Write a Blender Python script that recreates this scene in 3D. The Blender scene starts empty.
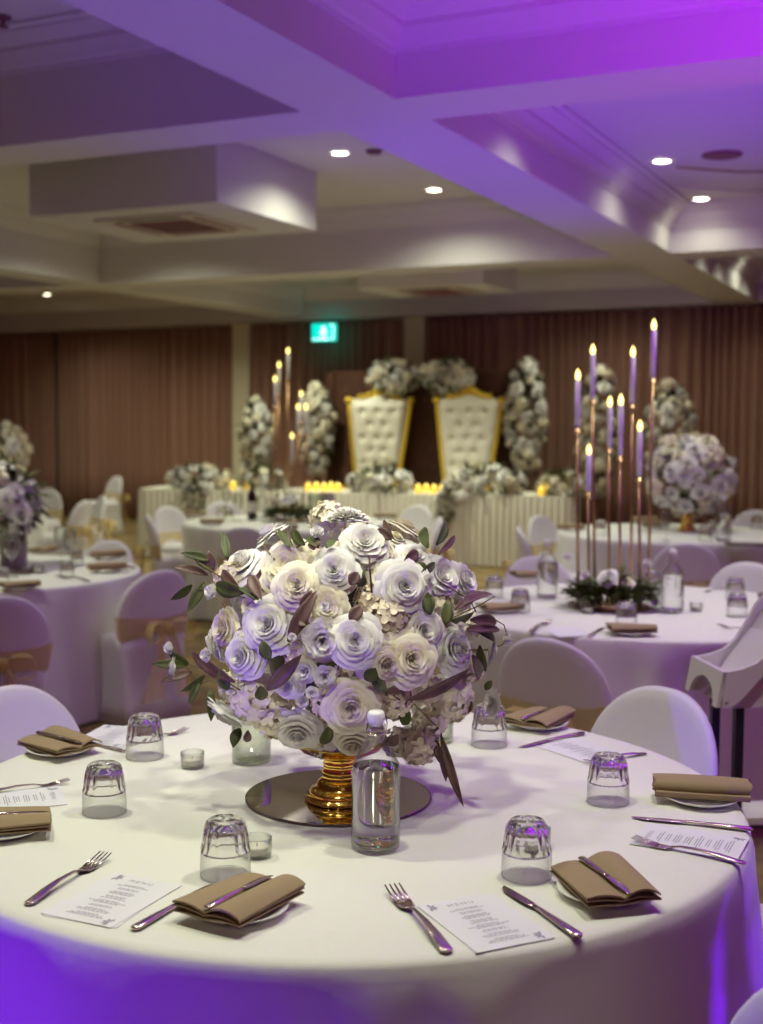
import bpy, bmesh, math, random
from mathutils import Vector, Matrix, Quaternion
import numpy as np
R=math.radians; PI=math.pi
random.seed(7)
sc=bpy.context.scene; C=sc.collection

# ------------------------------------------------------------------ camera
F_PX,PITCH,ROLL,YAW,EYE=1244.4,R(4.125),R(.325),R(25.63),1.602
def cam_dir(u,v):
    cr,sr=math.cos(ROLL),math.sin(ROLL)
    u,v=u*cr-v*sr,u*sr+v*cr
    d=(u,math.cos(PITCH)+v*math.sin(PITCH),-math.sin(PITCH)+v*math.cos(PITCH))
    c,s=math.cos(YAW),math.sin(YAW)
    return Vector((c*d[0]-s*d[1],s*d[0]+c*d[1],d[2]))
def ray(px,py): return cam_dir((px-381.5)/F_PX,(512-py)/F_PX)
def onz(px,py,z):
    d=ray(px,py); t=(z-EYE)/d.z; return Vector((d.x*t,d.y*t,z))
def onY(px,py,Y):
    d=ray(px,py); t=Y/d.y; return Vector((d.x*t,Y,EYE+d.z*t))
def atd(px,py,D):
    d=ray(px,py); t=D/math.hypot(d.x,d.y); return Vector((d.x*t,d.y*t,EYE+d.z*t))
cam=bpy.data.cameras.new('camera'); camo=bpy.data.objects.new('camera',cam); C.objects.link(camo)
fw=cam_dir(0,0); rt=cam_dir(1,0)-fw; up=cam_dir(0,1)-fw
camo.matrix_world=Matrix(((rt.x,up.x,-fw.x,0),(rt.y,up.y,-fw.y,0),(rt.z,up.z,-fw.z,EYE),(0,0,0,1)))
cam.sensor_fit='VERTICAL'; cam.sensor_height=36; cam.sensor_width=36*763/1024; cam.lens=F_PX/1024*36
cam.clip_start=.05; cam.clip_end=80
cam.dof.use_dof=True; cam.dof.focus_distance=2.6; cam.dof.aperture_fstop=3.0
sc.camera=camo

# ------------------------------------------------------------------ world, exposure, lights
sc.view_settings.view_transform='Standard'; sc.view_settings.look='None'
sc.view_settings.exposure=0.15; sc.view_settings.gamma=1; sc.view_settings.use_curve_mapping=False
w=bpy.data.worlds.new('world'); sc.world=w; w.use_nodes=True
sc.cycles.caustics_reflective=False; sc.cycles.blur_glossy=.5
bg=w.node_tree.nodes['Background']; bg.inputs[0].default_value=(.64,.13,.33,1); bg.inputs[1].default_value=.18
def spot(name,loc,target,energy,color,size=120,blend=.7,radius=.06):
    l=bpy.data.lights.new(name,'SPOT'); l.energy=energy; l.color=color; l.spot_size=R(size); l.spot_blend=blend; l.shadow_soft_size=radius
    o=bpy.data.objects.new(name,l); C.objects.link(o); o.location=loc
    o.rotation_euler=(Vector(target)-Vector(loc)).to_track_quat('-Z','Y').to_euler(); return o
def area(name,loc,target,energy,color,sx,sy):
    l=bpy.data.lights.new(name,'AREA'); l.energy=energy; l.color=color; l.shape='RECTANGLE'; l.size=sx; l.size_y=sy
    o=bpy.data.objects.new(name,l); C.objects.link(o); o.location=loc
    o.rotation_euler=(Vector(target)-Vector(loc)).to_track_quat('-Z','Y').to_euler(); return o
WARM=(.97,1,.74); PUR=(.17,.0,1.0); MAG=(.46,.0,1.0)
# ceiling downlights (no fittings modelled, some added to brighten bridal table and curtains; those in view carry their own lamps further down)
for (x,y,z,e,sz) in [(-2.2,2.1,3.05,78,85),(-.5,2.7,3.4,85,80),(-1.2,1.95,3.4,75,84),(-4.4,3.7,3.6,55,150),(-5.3,5.0,3.05,90,85),(-7.0,3.9,3.6,35,150),(-2.0,4.8,3.4,60,80),(-.7,6.2,3.4,130,90),
                  (-7.6,7.0,3.6,60,150),(-7.6,10.0,3.6,70,150),(-4.3,9.5,3.6,60,90),(-1.6,9.3,3.4,70,85),(.4,9.0,3.4,20,110),(-6.0,12.0,3.4,220,125),(-8.0,13.6,3.4,150,140),(-10.5,14.2,3.4,90,150),(-4.0,13.2,3.4,60,120),(.6,14.2,3.4,60,140),(-11.5,8.5,3.4,60,130),(-12.0,12.5,3.4,80,140)]:
    spot('overhead_spot',(x,y,z),(x,y,0),e,WARM,sz,.7,.08)
spot('bouquet_fill_spot',(-.35,.1,3.3),(-1.32,2.4,1.08),95,(1,.98,.84),15,.6,.06)  # added narrow fill, no such lamp seen; brightens only the bouquet
spot('bouquet_fill_spot',(-1.9,.3,3.3),(-1.36,2.4,1.10),45,(1,.98,.84),15,.6,.06)  # second added fill on the bouquet, from the left
# purple party uplights
spot('party_uplight',(1.2,3.2,1.3),(.6,5.0,3.5),640,MAG,100,.9,.1)
spot('party_uplight',(-2.35,4.25,.25),(-2.5,4.35,3.5),125,PUR,96,.8,.1)
spot('party_uplight',(-3.0,7.3,.25),(-2.9,7.6,3.5),140,PUR,90,.8,.1)
spot('party_uplight',(.6,7.4,.25),(.3,7.8,3.5),140,PUR,96,.8,.1)
spot('party_uplight',(2.2,3.4,1.5),(-.95,2.9,1.0),45,PUR,44,1,.1)
spot('party_uplight',(-2.1,.35,.25),(-1.55,2.0,.45),70,PUR,70,.2,.03)
spot('party_uplight',(1.9,4.2,1.7),(-1.5,5.65,1.85),110,PUR,20,.6,.08)
spot('party_uplight',(.5,.8,.2),(-.35,2.25,.36),150,PUR,22,.15,.03)

# ------------------------------------------------------------------ materials
def mat(name,col,rough=.6,metal=0,bump=None,var=None,emit=None,trans=0,sheen=0,ior=1.45,spec=.5,mixt=0,alpha_n=None,sss=0):
    m=bpy.data.materials.new(name); m.use_nodes=True; nt=m.node_tree; b=nt.nodes['Principled BSDF']; L=nt.links
    b.inputs['Base Color'].default_value=(*col,1); b.inputs['Roughness'].default_value=rough; b.inputs['Metallic'].default_value=metal
    b.inputs['Transmission Weight'].default_value=trans; b.inputs['IOR'].default_value=ior; b.inputs['Specular IOR Level'].default_value=spec
    if sheen: b.inputs['Sheen Weight'].default_value=sheen
    if sss:
        b.inputs['Subsurface Weight'].default_value=sss; b.inputs['Subsurface Radius'].default_value=(1,.8,.6); b.inputs['Subsurface Scale'].default_value=.01
    if emit: b.inputs['Emission Color'].default_value=(*emit[0],1); b.inputs['Emission Strength'].default_value=emit[1]
    tc=nt.nodes.new('ShaderNodeTexCoord')
    if var:   # (scale, colour2)
        n=nt.nodes.new('ShaderNodeTexNoise'); n.inputs['Scale'].default_value=var[0]; n.inputs['Detail'].default_value=4
        L.new(tc.outputs['Object'],n.inputs['Vector'])
        mx=nt.nodes.new('ShaderNodeMix'); mx.data_type='RGBA'; mx.inputs[6].default_value=(*col,1); mx.inputs[7].default_value=(*var[1],1)
        r=nt.nodes.new('ShaderNodeMapRange'); r.inputs[1].default_value=.35; r.inputs[2].default_value=.65
        L.new(n.outputs[0],r.inputs[0]); L.new(r.outputs[0],mx.inputs[0]); L.new(mx.outputs[2],b.inputs['Base Color'])
    if bump:  # (scale,strength,distance)
        n=nt.nodes.new('ShaderNodeTexNoise'); n.inputs['Scale'].default_value=bump[0]; n.inputs['Detail'].default_value=3
        L.new(tc.outputs['Object'],n.inputs['Vector'])
        bp=nt.nodes.new('ShaderNodeBump'); bp.inputs['Strength'].default_value=bump[1]; bp.inputs['Distance'].default_value=bump[2]
        L.new(n.outputs[0],bp.inputs['Height']); L.new(bp.outputs[0],b.inputs['Normal'])
    if mixt:
        t=nt.nodes.new('ShaderNodeBsdfTransparent'); ms=nt.nodes.new('ShaderNodeMixShader'); ms.inputs[0].default_value=mixt
        L.new(b.outputs[0],ms.inputs[1]); L.new(t.outputs[0],ms.inputs[2]); L.new(ms.outputs[0],nt.nodes['Material Output'].inputs[0])
    return m
def thin_glass(name,tint=(.97,.98,.96),edge=(.50,.50,.48),refl=.6,pw=1.8):
    m=bpy.data.materials.new(name); m.use_nodes=True; nt=m.node_tree; nt.nodes.clear(); L=nt.links
    out=nt.nodes.new('ShaderNodeOutputMaterial'); tr=nt.nodes.new('ShaderNodeBsdfTransparent'); gl=nt.nodes.new('ShaderNodeBsdfGlossy'); gl.inputs['Roughness'].default_value=.03
    lw=nt.nodes.new('ShaderNodeLayerWeight'); lw.inputs[0].default_value=.5
    p=nt.nodes.new('ShaderNodeMath'); p.operation='POWER'; p.inputs[1].default_value=pw; L.new(lw.outputs['Facing'],p.inputs[0])
    mx=nt.nodes.new('ShaderNodeMix'); mx.data_type='RGBA'; mx.inputs[6].default_value=(*tint,1); mx.inputs[7].default_value=(*edge,1); L.new(p.outputs[0],mx.inputs[0]); L.new(mx.outputs[2],tr.inputs[0])
    r=nt.nodes.new('ShaderNodeMath'); r.operation='MULTIPLY_ADD'; r.inputs[1].default_value=refl; r.inputs[2].default_value=.06; L.new(p.outputs[0],r.inputs[0])
    ms=nt.nodes.new('ShaderNodeMixShader'); L.new(r.outputs[0],ms.inputs[0]); L.new(tr.outputs[0],ms.inputs[1]); L.new(gl.outputs[0],ms.inputs[2]); L.new(ms.outputs[0],out.inputs[0]); return m
M=dict(
 ceil=mat('ceiling_paint',(.68,.65,.64),.7), wall=mat('wall_paint',(.75,.68,.50),.8),
 carpet=mat('carpet',(.16,.10,.05),.95,var=(5,(.30,.22,.08))),
 curtain=mat('curtain_fabric',(.42,.23,.17),.85,bump=(60,.15,.004),sheen=.2),
 cloth=mat('tablecloth_fabric',(.80,.79,.74),.85,bump=(9,.35,.012)),
 skirt=mat('pleated_skirt',(.80,.77,.66),.85),
 cover=mat('spandex_cover',(.80,.77,.80),.7,bump=(250,.1,.001),sheen=.2),
 sash=mat('organza',(.80,.60,.20),.55,mixt=.5,sheen=.3,bump=(70,.4,.004)),
 gold=mat('gold_metal',(.95,.62,.13),.14,1,bump=(25,.3,.01)), rosegold=mat('rose_gold_metal',(.50,.31,.17),.36,1),
 throne_gold=mat('throne_gold',(.85,.58,.06),.35,.6,bump=(40,.6,.02)),
 leather=mat('tufted_leather',(.84,.80,.68),.4),
 steel=mat('cutlery_steel',(.72,.60,.55),.16,1), mirror=mat('mirror_glass',(.62,.58,.55),.03,1),
 napkin=mat('napkin_cloth',(.34,.25,.145),.9,bump=(500,.25,.001)),
 china=mat('white_china',(.85,.83,.80),.2), paper=mat('menu_paper',(.80,.79,.84),.7), ink=mat('grey_ink',(.36,.33,.42),.8),
 glass=thin_glass('clear_glass'), glassthin=thin_glass('stemware_glass'), crystal=mat('fluted_glass',(1,1,.98),.0,trans=1,ior=1.5),
 water=mat('water',(.98,.99,1),.0,trans=1,ior=1.33), green=thin_glass('greenish_glass',(.96,.98,.93),(.55,.62,.50)),
 wax=mat('white_wax',(.85,.80,.72),.5), led=mat('led_candle',(.93,.88,.86),.4,sss=.2), flame=mat('flame_glow',(1,.85,.3),.5,emit=((1,.80,.22),3.2)),
 votive=mat('amber_votive',(.9,.7,.12),.2,emit=((1,.62,.03),.55),mixt=.25),
 leaf=mat('leaf_green',(.050,.066,.018),.5,var=(20,(.10,.12,.03))), leafdark=mat('leaf_bronze',(.10,.05,.045),.45,var=(25,(.16,.09,.07))),
 leafb=mat('foliage_green',(.075,.075,.03),.6,var=(9,(.13,.13,.05))), stem=mat('flower_stem',(.16,.12,.04),.6),
 petal=mat('petal_white',(.92,.89,.86),.6,sss=.15,bump=(60,.12,.003)), petalc=mat('petal_cream',(.92,.86,.70),.6,sss=.15), petalb=mat('petal_beige',(.84,.74,.60),.65),
 centre=mat('daisy_centre',(.45,.25,.03),.8), metalw=mat('grille_white',(.62,.55,.50),.6), black=mat('black_metal',(.02,.018,.02),.4),
 wine=mat('wine_glass_dark',(.03,.012,.015),.12), label=mat('bottle_label',(.75,.70,.60),.7), ceramic=mat('stopper_white',(.85,.84,.84),.3),
 plastic=mat('white_plastic',(.82,.80,.78),.35), wood=mat('brown_wood',(.085,.032,.02),.5,var=(8,(.12,.05,.03))),
 concrete=mat('grey_vase',(.42,.38,.34),.6), slate=mat('dark_base',(.12,.07,.07),.5),
 exitg=mat('exit_green',(.0,.5,.35),.5,emit=((.0,.75,.60),1.1)), exitw=mat('exit_white',(.8,1,1),.5,emit=((.65,1,1),1.9)),
 lamp=mat('downlight_lens',(1,1,.9),.5,emit=((1,.97,.72),14)), brass=mat('tan_rattan',(.30,.19,.08),.7), vent=mat('vent_brown',(.24,.10,.12),.7))

# ------------------------------------------------------------------ mesh helpers
class MB:
    def __init__(s): s.v=[]; s.f=[]
    def add(s,vs,fs,T=None):
        k=len(s.v); s.v+= [tuple(T@Vector(v)) for v in vs] if T else [tuple(v) for v in vs]; s.f+=[tuple(i+k for i in f) for f in fs]; return s
    def box(s,a,b,T=None):
        x0,y0,z0=a; x1,y1,z1=b
        return s.add([(x0,y0,z0),(x1,y0,z0),(x1,y1,z0),(x0,y1,z0),(x0,y0,z1),(x1,y0,z1),(x1,y1,z1),(x0,y1,z1)],
          [(3,2,1,0),(4,5,6,7),(0,1,5,4),(1,2,6,5),(2,3,7,6),(3,0,4,7)],T)
    def loft(s,rings,T=None,closed=False,caps=True):
        n=len(rings[0]); vs=[p for r in rings for p in r]; fs=[]
        m=len(rings)
        for i in range(m if closed else m-1):
            for j in range(n):
                a=i*n+j; b=i*n+(j+1)%n; c=((i+1)%m)*n+(j+1)%n; d=((i+1)%m)*n+j; fs.append((a,b,c,d))
        if caps and not closed: fs.append(tuple(range(n-1,-1,-1))); fs.append(tuple((m-1)*n+j for j in range(n)))
        return s.add(vs,fs,T)
    def lathe(s,prof,n=32,T=None,wob=None,caps=False):
        rings=[]
        for (r,z) in prof:
            rings.append([(r*(1+(wob(j/n,z) if wob else 0))*math.cos(2*PI*j/n),r*(1+(wob(j/n,z) if wob else 0))*math.sin(2*PI*j/n),z) for j in range(n)])
        return s.loft(rings,T,caps=caps)
    def tube(s,pts,r,n=8,T=None,closed=False):
        pts=[Vector(p) for p in pts]; rings=[]
        rr=r if hasattr(r,'__len__') else [r]*len(pts)
        prev=None
        for i,p in enumerate(pts):
            a=pts[(i-1)%len(pts)] if (i>0 or closed) else p; b=pts[(i+1)%len(pts)] if (i<len(pts)-1 or closed) else p
            t=(b-a).normalized()
            if prev is None: x=t.orthogonal().normalized()
            else: x=(prev-t*prev.dot(t)).normalized()
            prev=x; y=t.cross(x)
            rings.append([tuple(p+(x*math.cos(2*PI*j/n)+y*math.sin(2*PI*j/n))*rr[i]) for j in range(n)])
        return s.loft(rings,T,closed=closed)
    def grid(s,fn,nu,nv,T=None,wrap=False):
        vs=[fn(i/(nu if wrap else nu-1),j/(nv-1)) for j in range(nv) for i in range(nu)]; fs=[]
        for j in range(nv-1):
            for i in range(nu if wrap else nu-1):
                fs.append((j*nu+i,j*nu+(i+1)%nu,(j+1)*nu+(i+1)%nu,(j+1)*nu+i))
        return s.add(vs,fs,T)
    def mesh(s,name,m,smooth=True,sharp=None):
        me=bpy.data.meshes.new(name); me.from_pydata(s.v,[],s.f); me.validate()
        ms=m if isinstance(m,(list,tuple)) else [m]
        for q in ms: me.materials.append(q)
        bm=bmesh.new(); bm.from_mesh(me); bmesh.ops.recalc_face_normals(bm,faces=bm.faces); bm.to_mesh(me); bm.free()
        if smooth:
            me.polygons.foreach_set('use_smooth',[True]*len(me.polygons))
            if sharp: me.set_sharp_from_angle(angle=R(sharp))
        return me
    def build(s,name,m,parent=None,smooth=True,sharp=None,loc=None,rz=0):
        o=bpy.data.objects.new(name,s.mesh(name,m,smooth,sharp)); C.objects.link(o)
        if parent: o.parent=parent
        if loc is not None: o.location=loc
        o.rotation_euler.z=rz; return o
def link(name,me,parent=None,loc=(0,0,0),rot=None,scale=None):
    o=bpy.data.objects.new(name,me); C.objects.link(o); o.location=loc
    if parent: o.parent=parent
    if rot is not None:
        o.rotation_mode='QUATERNION'; o.rotation_quaternion=rot
    if scale is not None: o.scale=(scale,)*3 if not hasattr(scale,'__len__') else scale
    return o
def tag(o,label=None,cat=None,group=None,kind=None):
    if label: o['label']=label
    if cat: o['category']=cat
    if group: o['group']=group
    if kind: o['kind']=kind
    return o
def thing(name,label,cat,loc=(0,0,0),rz=0,group=None):
    o=bpy.data.objects.new(name,None); C.objects.link(o); o.location=loc; o.rotation_euler=(0,0,rz); o.empty_display_size=.05
    return tag(o,label,cat,group)
def copy_tree(o,parent=None):
    c=o.copy(); C.objects.link(c)
    if parent: c.parent=parent
    for ch in list(o.children): copy_tree(ch,c)
    return c
def struct(name,mb,m,**k): return tag(mb.build(name,m,**k),kind='structure')
ORD=['leftmost','second from left','third from left','fourth from left','fifth from left','sixth from left','seventh from left','eighth from left','ninth from left','tenth from left','eleventh from left','twelfth from left','thirteenth from left','fourteenth from left']
def ordinal(objs,text):
    """objs: list of (pixel x, object); text with {} for the ordinal"""
    n=len(objs)
    for i,(x,o) in enumerate(sorted(objs,key=lambda q:q[0])):
        o['label']=text.format('rightmost' if i==n-1 else ORD[i])
def px_of(p):
    p=Vector(p)-Vector((0,0,EYE)); d=p.dot(fw); return 381.5+F_PX*p.dot(rt)/d

# ------------------------------------------------------------------ room shell
ZB=3.10; ZR=3.50; ZL=3.68; WY=16.3
struct('floor',MB().box((-24,-6,-.1),(9,17,0)),M['carpet'],smooth=False)
# coffered ceiling: slabs of each bay
cz=MB()
cz.box((-24,-6,ZL),(-2.75,11.3,ZL+.1)); cz.box((-2.75,-6,ZR),(9,17,ZR+.19)); cz.box((-24,11.3,ZR),(-2.75,17,ZR+.1))
struct('ceiling',cz,M['ceil'],smooth=False)
def beam(name,a,b):
    return struct(name,MB().box(a,b),M['ceil'],smooth=False)
beam('trim_1',(-3.02,-6,ZB),(-2.507,WY+.3,ZR+.18))
beam('trim_2',(-24,5.37,ZB),(-3.02,5.80,ZL)); beam('trim_3',(-2.507,5.34,ZB),(9,5.77,ZR))
beam('trim_4',(-24,11.10,ZB),(-3.02,11.55,ZL)); beam('trim_5',(-2.507,11.08,ZB),(9,11.53,ZR))
beam('trim_6',(-9.22,-6,ZB),(-8.76,5.37,ZL)); beam('trim_7',(-9.22,5.80,ZB),(-8.76,11.10,ZL)); beam('trim_8',(-9.22,11.55,ZB),(-8.76,15.6,ZR))
beam('trim_9',(-15.6,5.80,ZB),(-15.1,11.10,ZL)); beam('trim_10',(-15.6,11.55,ZB),(-15.1,15.6,ZR))
# cornice moulding round a bay: stepped profile swept round the rectangle
def cornice(name,x0,x1,y0,y1,zt,h=.2,p=.2):
    prof=[(0,-h),(.012,-h),(.016,-h+.02),(.03,-h+.03),(.045,-h+.06),(.075,-h+.095),(.08,-h+.12),(.12,-h+.15),(.15,-.03),(.155,-.018),(p,-.014),(p,0)]
    rings=[[(x0+d,y0+d,zt+z),(x1-d,y0+d,zt+z),(x1-d,y1-d,zt+z),(x0+d,y1-d,zt+z)] for d,z in prof]
    return struct(name,MB().loft(rings,caps=False),M['ceil'],sharp=25)
k=11
for (x0,x1,y0,y1,z) in [(-2.507,9,-2,5.34,ZR),(-2.507,9,5.77,11.08,ZR),(-2.507,9,11.53,15.6,ZR),(-8.76,-3.02,-2,5.37,ZL),(-8.76,-3.02,5.80,11.10,ZL),(-8.76,-3.02,11.55,15.6,ZR),(-15.1,-9.22,5.8,11.1,ZL),(-15.1,-9.22,11.55,15.6,ZR)]:
    cornice('trim_%d'%k,x0,x1,y0,y1,z-.001); k+=1
# far wall, slightly skewed to the beams, with a bulkhead over the curtain track
def wy(x): return 15.75-.055*x
WT=Matrix.Translation((0,wy(0),0))@Matrix.Rotation(math.atan(-.055),4,'Z')
struct('wall_back',MB().box((-24,.35,0),(9,.5,ZL),WT),M['wall'],smooth=False)
struct('trim_%d'%k,MB().box((-24,-.12,ZB-.005),(9,.35,ZL),WT),M['ceil'],smooth=False); k+=1
for px in (246,423):
    x=onY(px,360,16.6).x; struct('trim_%d'%k,MB().box((x-.16,.1,0),(x+.16,.36,ZB),WT),M['wall'],smooth=False); k+=1
def curtain(x0,x1,label,seed):
    rnd=random.Random(seed); n=int((x1-x0)/.018); ph=0; vs=[]; xs=[]
    for i in range(n+1):
        x=x0+(x1-x0)*i/n; ph+=.018*2*PI/.15*(1+.35*math.sin(x*3.1+seed)+.2*math.sin(x*7.7)); xs.append((x,ph))
    m=MB()
    def f(u,v):
        x,p=xs[min(n,int(round(u*n)))]; a=.050+.020*(1-v)
        return (x+.008*math.sin(p*2)*(1-v),.13+a*math.sin(p)+.012*math.sin(p*.37+v*2),.02+v*(ZB-.04))
    m.grid(f,n+1,5)
    o=m.build('curtain',M['curtain']); o.matrix_world=WT
    sol=o.modifiers.new('thick','SOLIDIFY'); sol.thickness=.004
    tag(o,label,'curtain','floor-length pleated curtains along the far wall')
xa,xb=onY(246,360,16.6).x,onY(423,360,16.6).x; x0=onY(66,400,16.9).x
curtain(-20,x0-.02,'brown pleated curtain at the far left end of the back wall',1)
curtain(x0,xa-.17,'wide brown pleated curtain between the far left curtain and the first beige pilaster',2)
curtain(xa+.17,xb-.17,'brown pleated curtain between the two beige pilasters, behind the exit sign',3)
curtain(xb+.17,7.5,'brown pleated curtain right of the second beige pilaster, behind the tall candles',4)

# boxed air-conditioning units hanging in the coffers
def ac(x0,x1,y0,y1,z,zt,label):
    t=thing('air_conditioner',label,'air conditioner',((x0+x1)/2,(y0+y1)/2,z))
    T=Matrix.Translation((-(x0+x1)/2,-(y0+y1)/2,-z))
    MB().box((x0,y0,z),(x1,y1,zt),T).build('housing',M['ceil'],t,smooth=False)
    cx,cy=(x0+x1)/2,(y0+y1)/2
    g=MB()
    for (a,b) in ((.47,.40),): 
        g.box((cx-a,cy-a,z-.018),(cx+a,cy+a,z-.0005),T); 
    g.build('cassette_panel',M['metalw'],t,smooth=False)
    s=MB()
    for i in range(11): s.box((cx-.28,cy-.27+i*.052,z-.026),(cx+.28,cy-.245+i*.052,z-.018),T)
    s.build('intake_grille',M['vent'],t,smooth=False)
    for dx,dy,sx,sy in ((0,-.38,.3,.025),(0,.38,.3,.025),(-.38,0,.025,.3),(.38,0,.025,.3)):
        MB().box((cx+dx-sx,cy+dy-sy,z-.022),(cx+dx+sx,cy+dy+sy,z-.018),T).build('air_vane',M['black'] if dy==-.38 else M['vent'],t,smooth=False)
ac(-6.83,-5.08,7.78,9.29,3.2,ZL-.001,'large white boxed-in air conditioner hanging from the ceiling at upper left')
ac(-6.82,-5.2,13.5,14.6,3.2,ZR-.001,'smaller-looking white boxed air conditioner near the curtains, above the thrones')
# downlights
dl=[]
for (px,py,z) in ((340,152,ZL),(434,189,ZL),(590,262,ZR),(662,160,ZR),(701,198,ZR),(760,251,ZR),(47,294,ZR)):
    p=onz(px,py,z); t=thing('ceiling_downlight','x','ceiling light',(p.x,p.y,z-.002),0,'recessed ceiling downlights')
    MB().lathe([(.062,-.004),(.068,-.012),(.088,-.008),(.09,.0)],24).build('trim_ring',M['metalw'],t)
    MB().lathe([(.0001,-.007),(.062,-.006)],24).build('lens',M['lamp'],t)
    l=bpy.data.lights.new('downlight_glow','SPOT'); l.energy=65 if px<600 else 11; l.color=WARM; l.spot_size=R(150); l.spot_blend=.8; l.shadow_soft_size=.05
    lo=bpy.data.objects.new('downlight_glow',l); C.objects.link(lo); lo.location=(p.x,p.y,z-.03)
    dl.append((px,t))
names={340:'lit downlight just right of the big boxed air conditioner',434:'lit downlight between the big air conditioner and the long beam',590:'lit downlight at far end, left of the long beam, above the curtains',662:'lit downlight in the right bay beside the brown ceiling disc',701:'lit downlight in the right bay below the brown ceiling disc',760:'lit downlight at the right edge of the ceiling',47:'lit downlight far left above the curtains'}
for px,t in dl: t['label']=names[px]
# unlit-side scallop lights along the long beam (out of sight behind the cross beam)
for y in (6.9,12.4,13.3,14.9):
    spot('overhead_spot',(-2.12,y,ZR-.05),(-2.12,y,0),22,WARM,125,1,.07)
p=onz(722,154,ZR); t=thing('ceiling_speaker','round brown speaker grille in the purple right ceiling bay','speaker',(p.x,p.y,ZR-.002))
MB().lathe([(.14,0),(.14,-.012),(.125,-.016)],32).build('rim',M['vent'],t); MB().lathe([(.0001,-.012),(.125,-.014)],32).build('grille',M['vent'],t)
p=onz(374,150,ZL); tag(MB().lathe([(.0001,-.03),(.05,-.028),(.06,-.01),(.065,0)],24).build('smoke_detector',M['vent'],loc=(p.x,p.y,ZL-.002)),'small dark round detector beside the downlight at upper centre','smoke detector')
p=onz(3,16,ZL); t=thing('sprinkler','small brown ceiling sprinkler in the upper left corner','sprinkler',(p.x,p.y,ZL-.002))
MB().lathe([(.0001,0),(.045,0),(.04,-.012),(.012,-.014),(.012,-.05)],16).build('rose_plate',M['vent'],t); MB().lathe([(.0001,-.05),(.03,-.05),(.028,-.056),(.0001,-.056)],12).build('deflector',M['vent'],t)
# two hanging strings/rails under the right bay ceiling
a=onz(676,167,ZR-.03); b=onz(800,171,ZR-.03); tag(MB().tube([a,a.lerp(b,.5)+Vector((0,0,-.02)),b],.008).build('hanging_garland_line',M['brass']),'tan cord strung below the ceiling beside the brown speaker','cord')
a=onz(676,186,ZR-.03); b=onz(800,190,ZR-.03); tag(MB().tube([a,a.lerp(b,.5)+Vector((0,0,-.02)),b],.007).build('hanging_garland_line',M['metalw']),'pale cord strung below the tan one on the right ceiling','cord')
# exit sign
p=onY(324,332,15.9); t=thing('exit_sign','glowing green and white running man exit sign before the curtains','exit sign',(p.x,p.y,p.z-.13))
MB().box((-.19,-.02,0),(.19,.03,.25)).build('sign_box',M['exitg'],t,smooth=False)
pic=MB(); y=-.0215
def fl(m,pts): m.add([(x,y,z) for x,z in pts],[tuple(range(len(pts)))])
fl(pic,[(.0+.028*math.cos(a*PI/6),.185+.028*math.sin(a*PI/6)) for a in range(12)])
fl(pic,[(-.03,.15),(.03,.16),(.02,.09),(-.02,.085)]); fl(pic,[(-.03,.15),(-.065,.11),(-.055,.10),(-.02,.135)]); fl(pic,[(.03,.16),(.07,.125),(.062,.115),(.02,.14)])
fl(pic,[(-.02,.09),(.005,.09),(-.03,.045),(-.075,.035),(-.075,.048),(-.038,.058)]); fl(pic,[(0,.09),(.02,.09),(.05,.055),(.04,.02),(.028,.02),(.034,.052)])
pic.build('running_man',M['exitw'],t,smooth=False)
d=MB(); fl(d,[(.09,.02),(.17,.02),(.17,.23),(.09,.23),(.09,.22),(.155,.22),(.155,.03),(.09,.03)]); fl(d,[(-.18,.02),(.085,.02),(.085,.035),(-.18,.035)])
d.build('doorway_mark',M['exitw'],t,smooth=False)
h=MB(); h.box((-.12,.0,.25),(-.11,.01,ZB+.0-(p.z-.13))); h.box((.11,.0,.25),(.12,.01,ZB-(p.z-.13))); h.build('hanger',M['metalw'],t,smooth=False)

# ------------------------------------------------------------------ flower meshes (unit-sized, facing +Z)
def petal_surface(m,phi,Rk,Hk,wk,curl,z0,rnd,nu=6,nv=5,rub=.05,point=0):
    seed=rnd.random()*10
    def f(u,v):
        s=u*2-1; t=v
        wid=wk*(.55+.45*min(1,t*2.2))
        edge=1-.16*abs(s)**3.5*t+(.05*point*(1-abs(s))**2 if t>.9 else 0)
        rho=Rk*(.16+.84*t**.7)*edge
        z=z0+Hk*(math.sin(t*PI*.5)-.10*abs(s)**3*t)
        if t>.7: z-=curl*.5*(t-.7)**1.3*2; rho+=curl*.12*(t-.7)*2*Rk
        z+=rub*math.sin(seed+s*3.2)*t*t*Rk; rho+=rub*.6*math.sin(seed*2+s*4.1+1)*t*t*Rk
        a=phi+s*wid+.10*t
        return (rho*math.cos(a),rho*math.sin(a),z)
    m.grid(f,nu,nv)
def rose_mesh(name,seed,material,layers=None,nu=6,nv=5):
    rnd=random.Random(seed); m=MB()
    layers=layers or [(2,.11,.62,0,.02),(3,.19,.63,0,.0),(3,.28,.62,0,-.01),(4,.40,.60,.05,-.04),(4,.54,.56,.15,-.08),(5,.70,.47,.35,-.12),(5,.86,.34,.55,-.15),(6,1.02,.18,.7,-.16)]
    for k,(n,Rk,Hk,curl,z0) in enumerate(layers):
        for i in range(n):
            petal_surface(m,2*PI*(i+.5*(k%2))/n+rnd.uniform(-.15,.15)+k*.4,Rk*rnd.uniform(.94,1.06),Hk*rnd.uniform(.93,1.07),PI/n*1.45,curl,z0,rnd,nu,nv,point=.5 if k>2 else 0)
    m.lathe([(.001,-.3),(.25,-.28),(.5,-.12),(.55,-.02)],10)
    return m.mesh(name,material)
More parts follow.
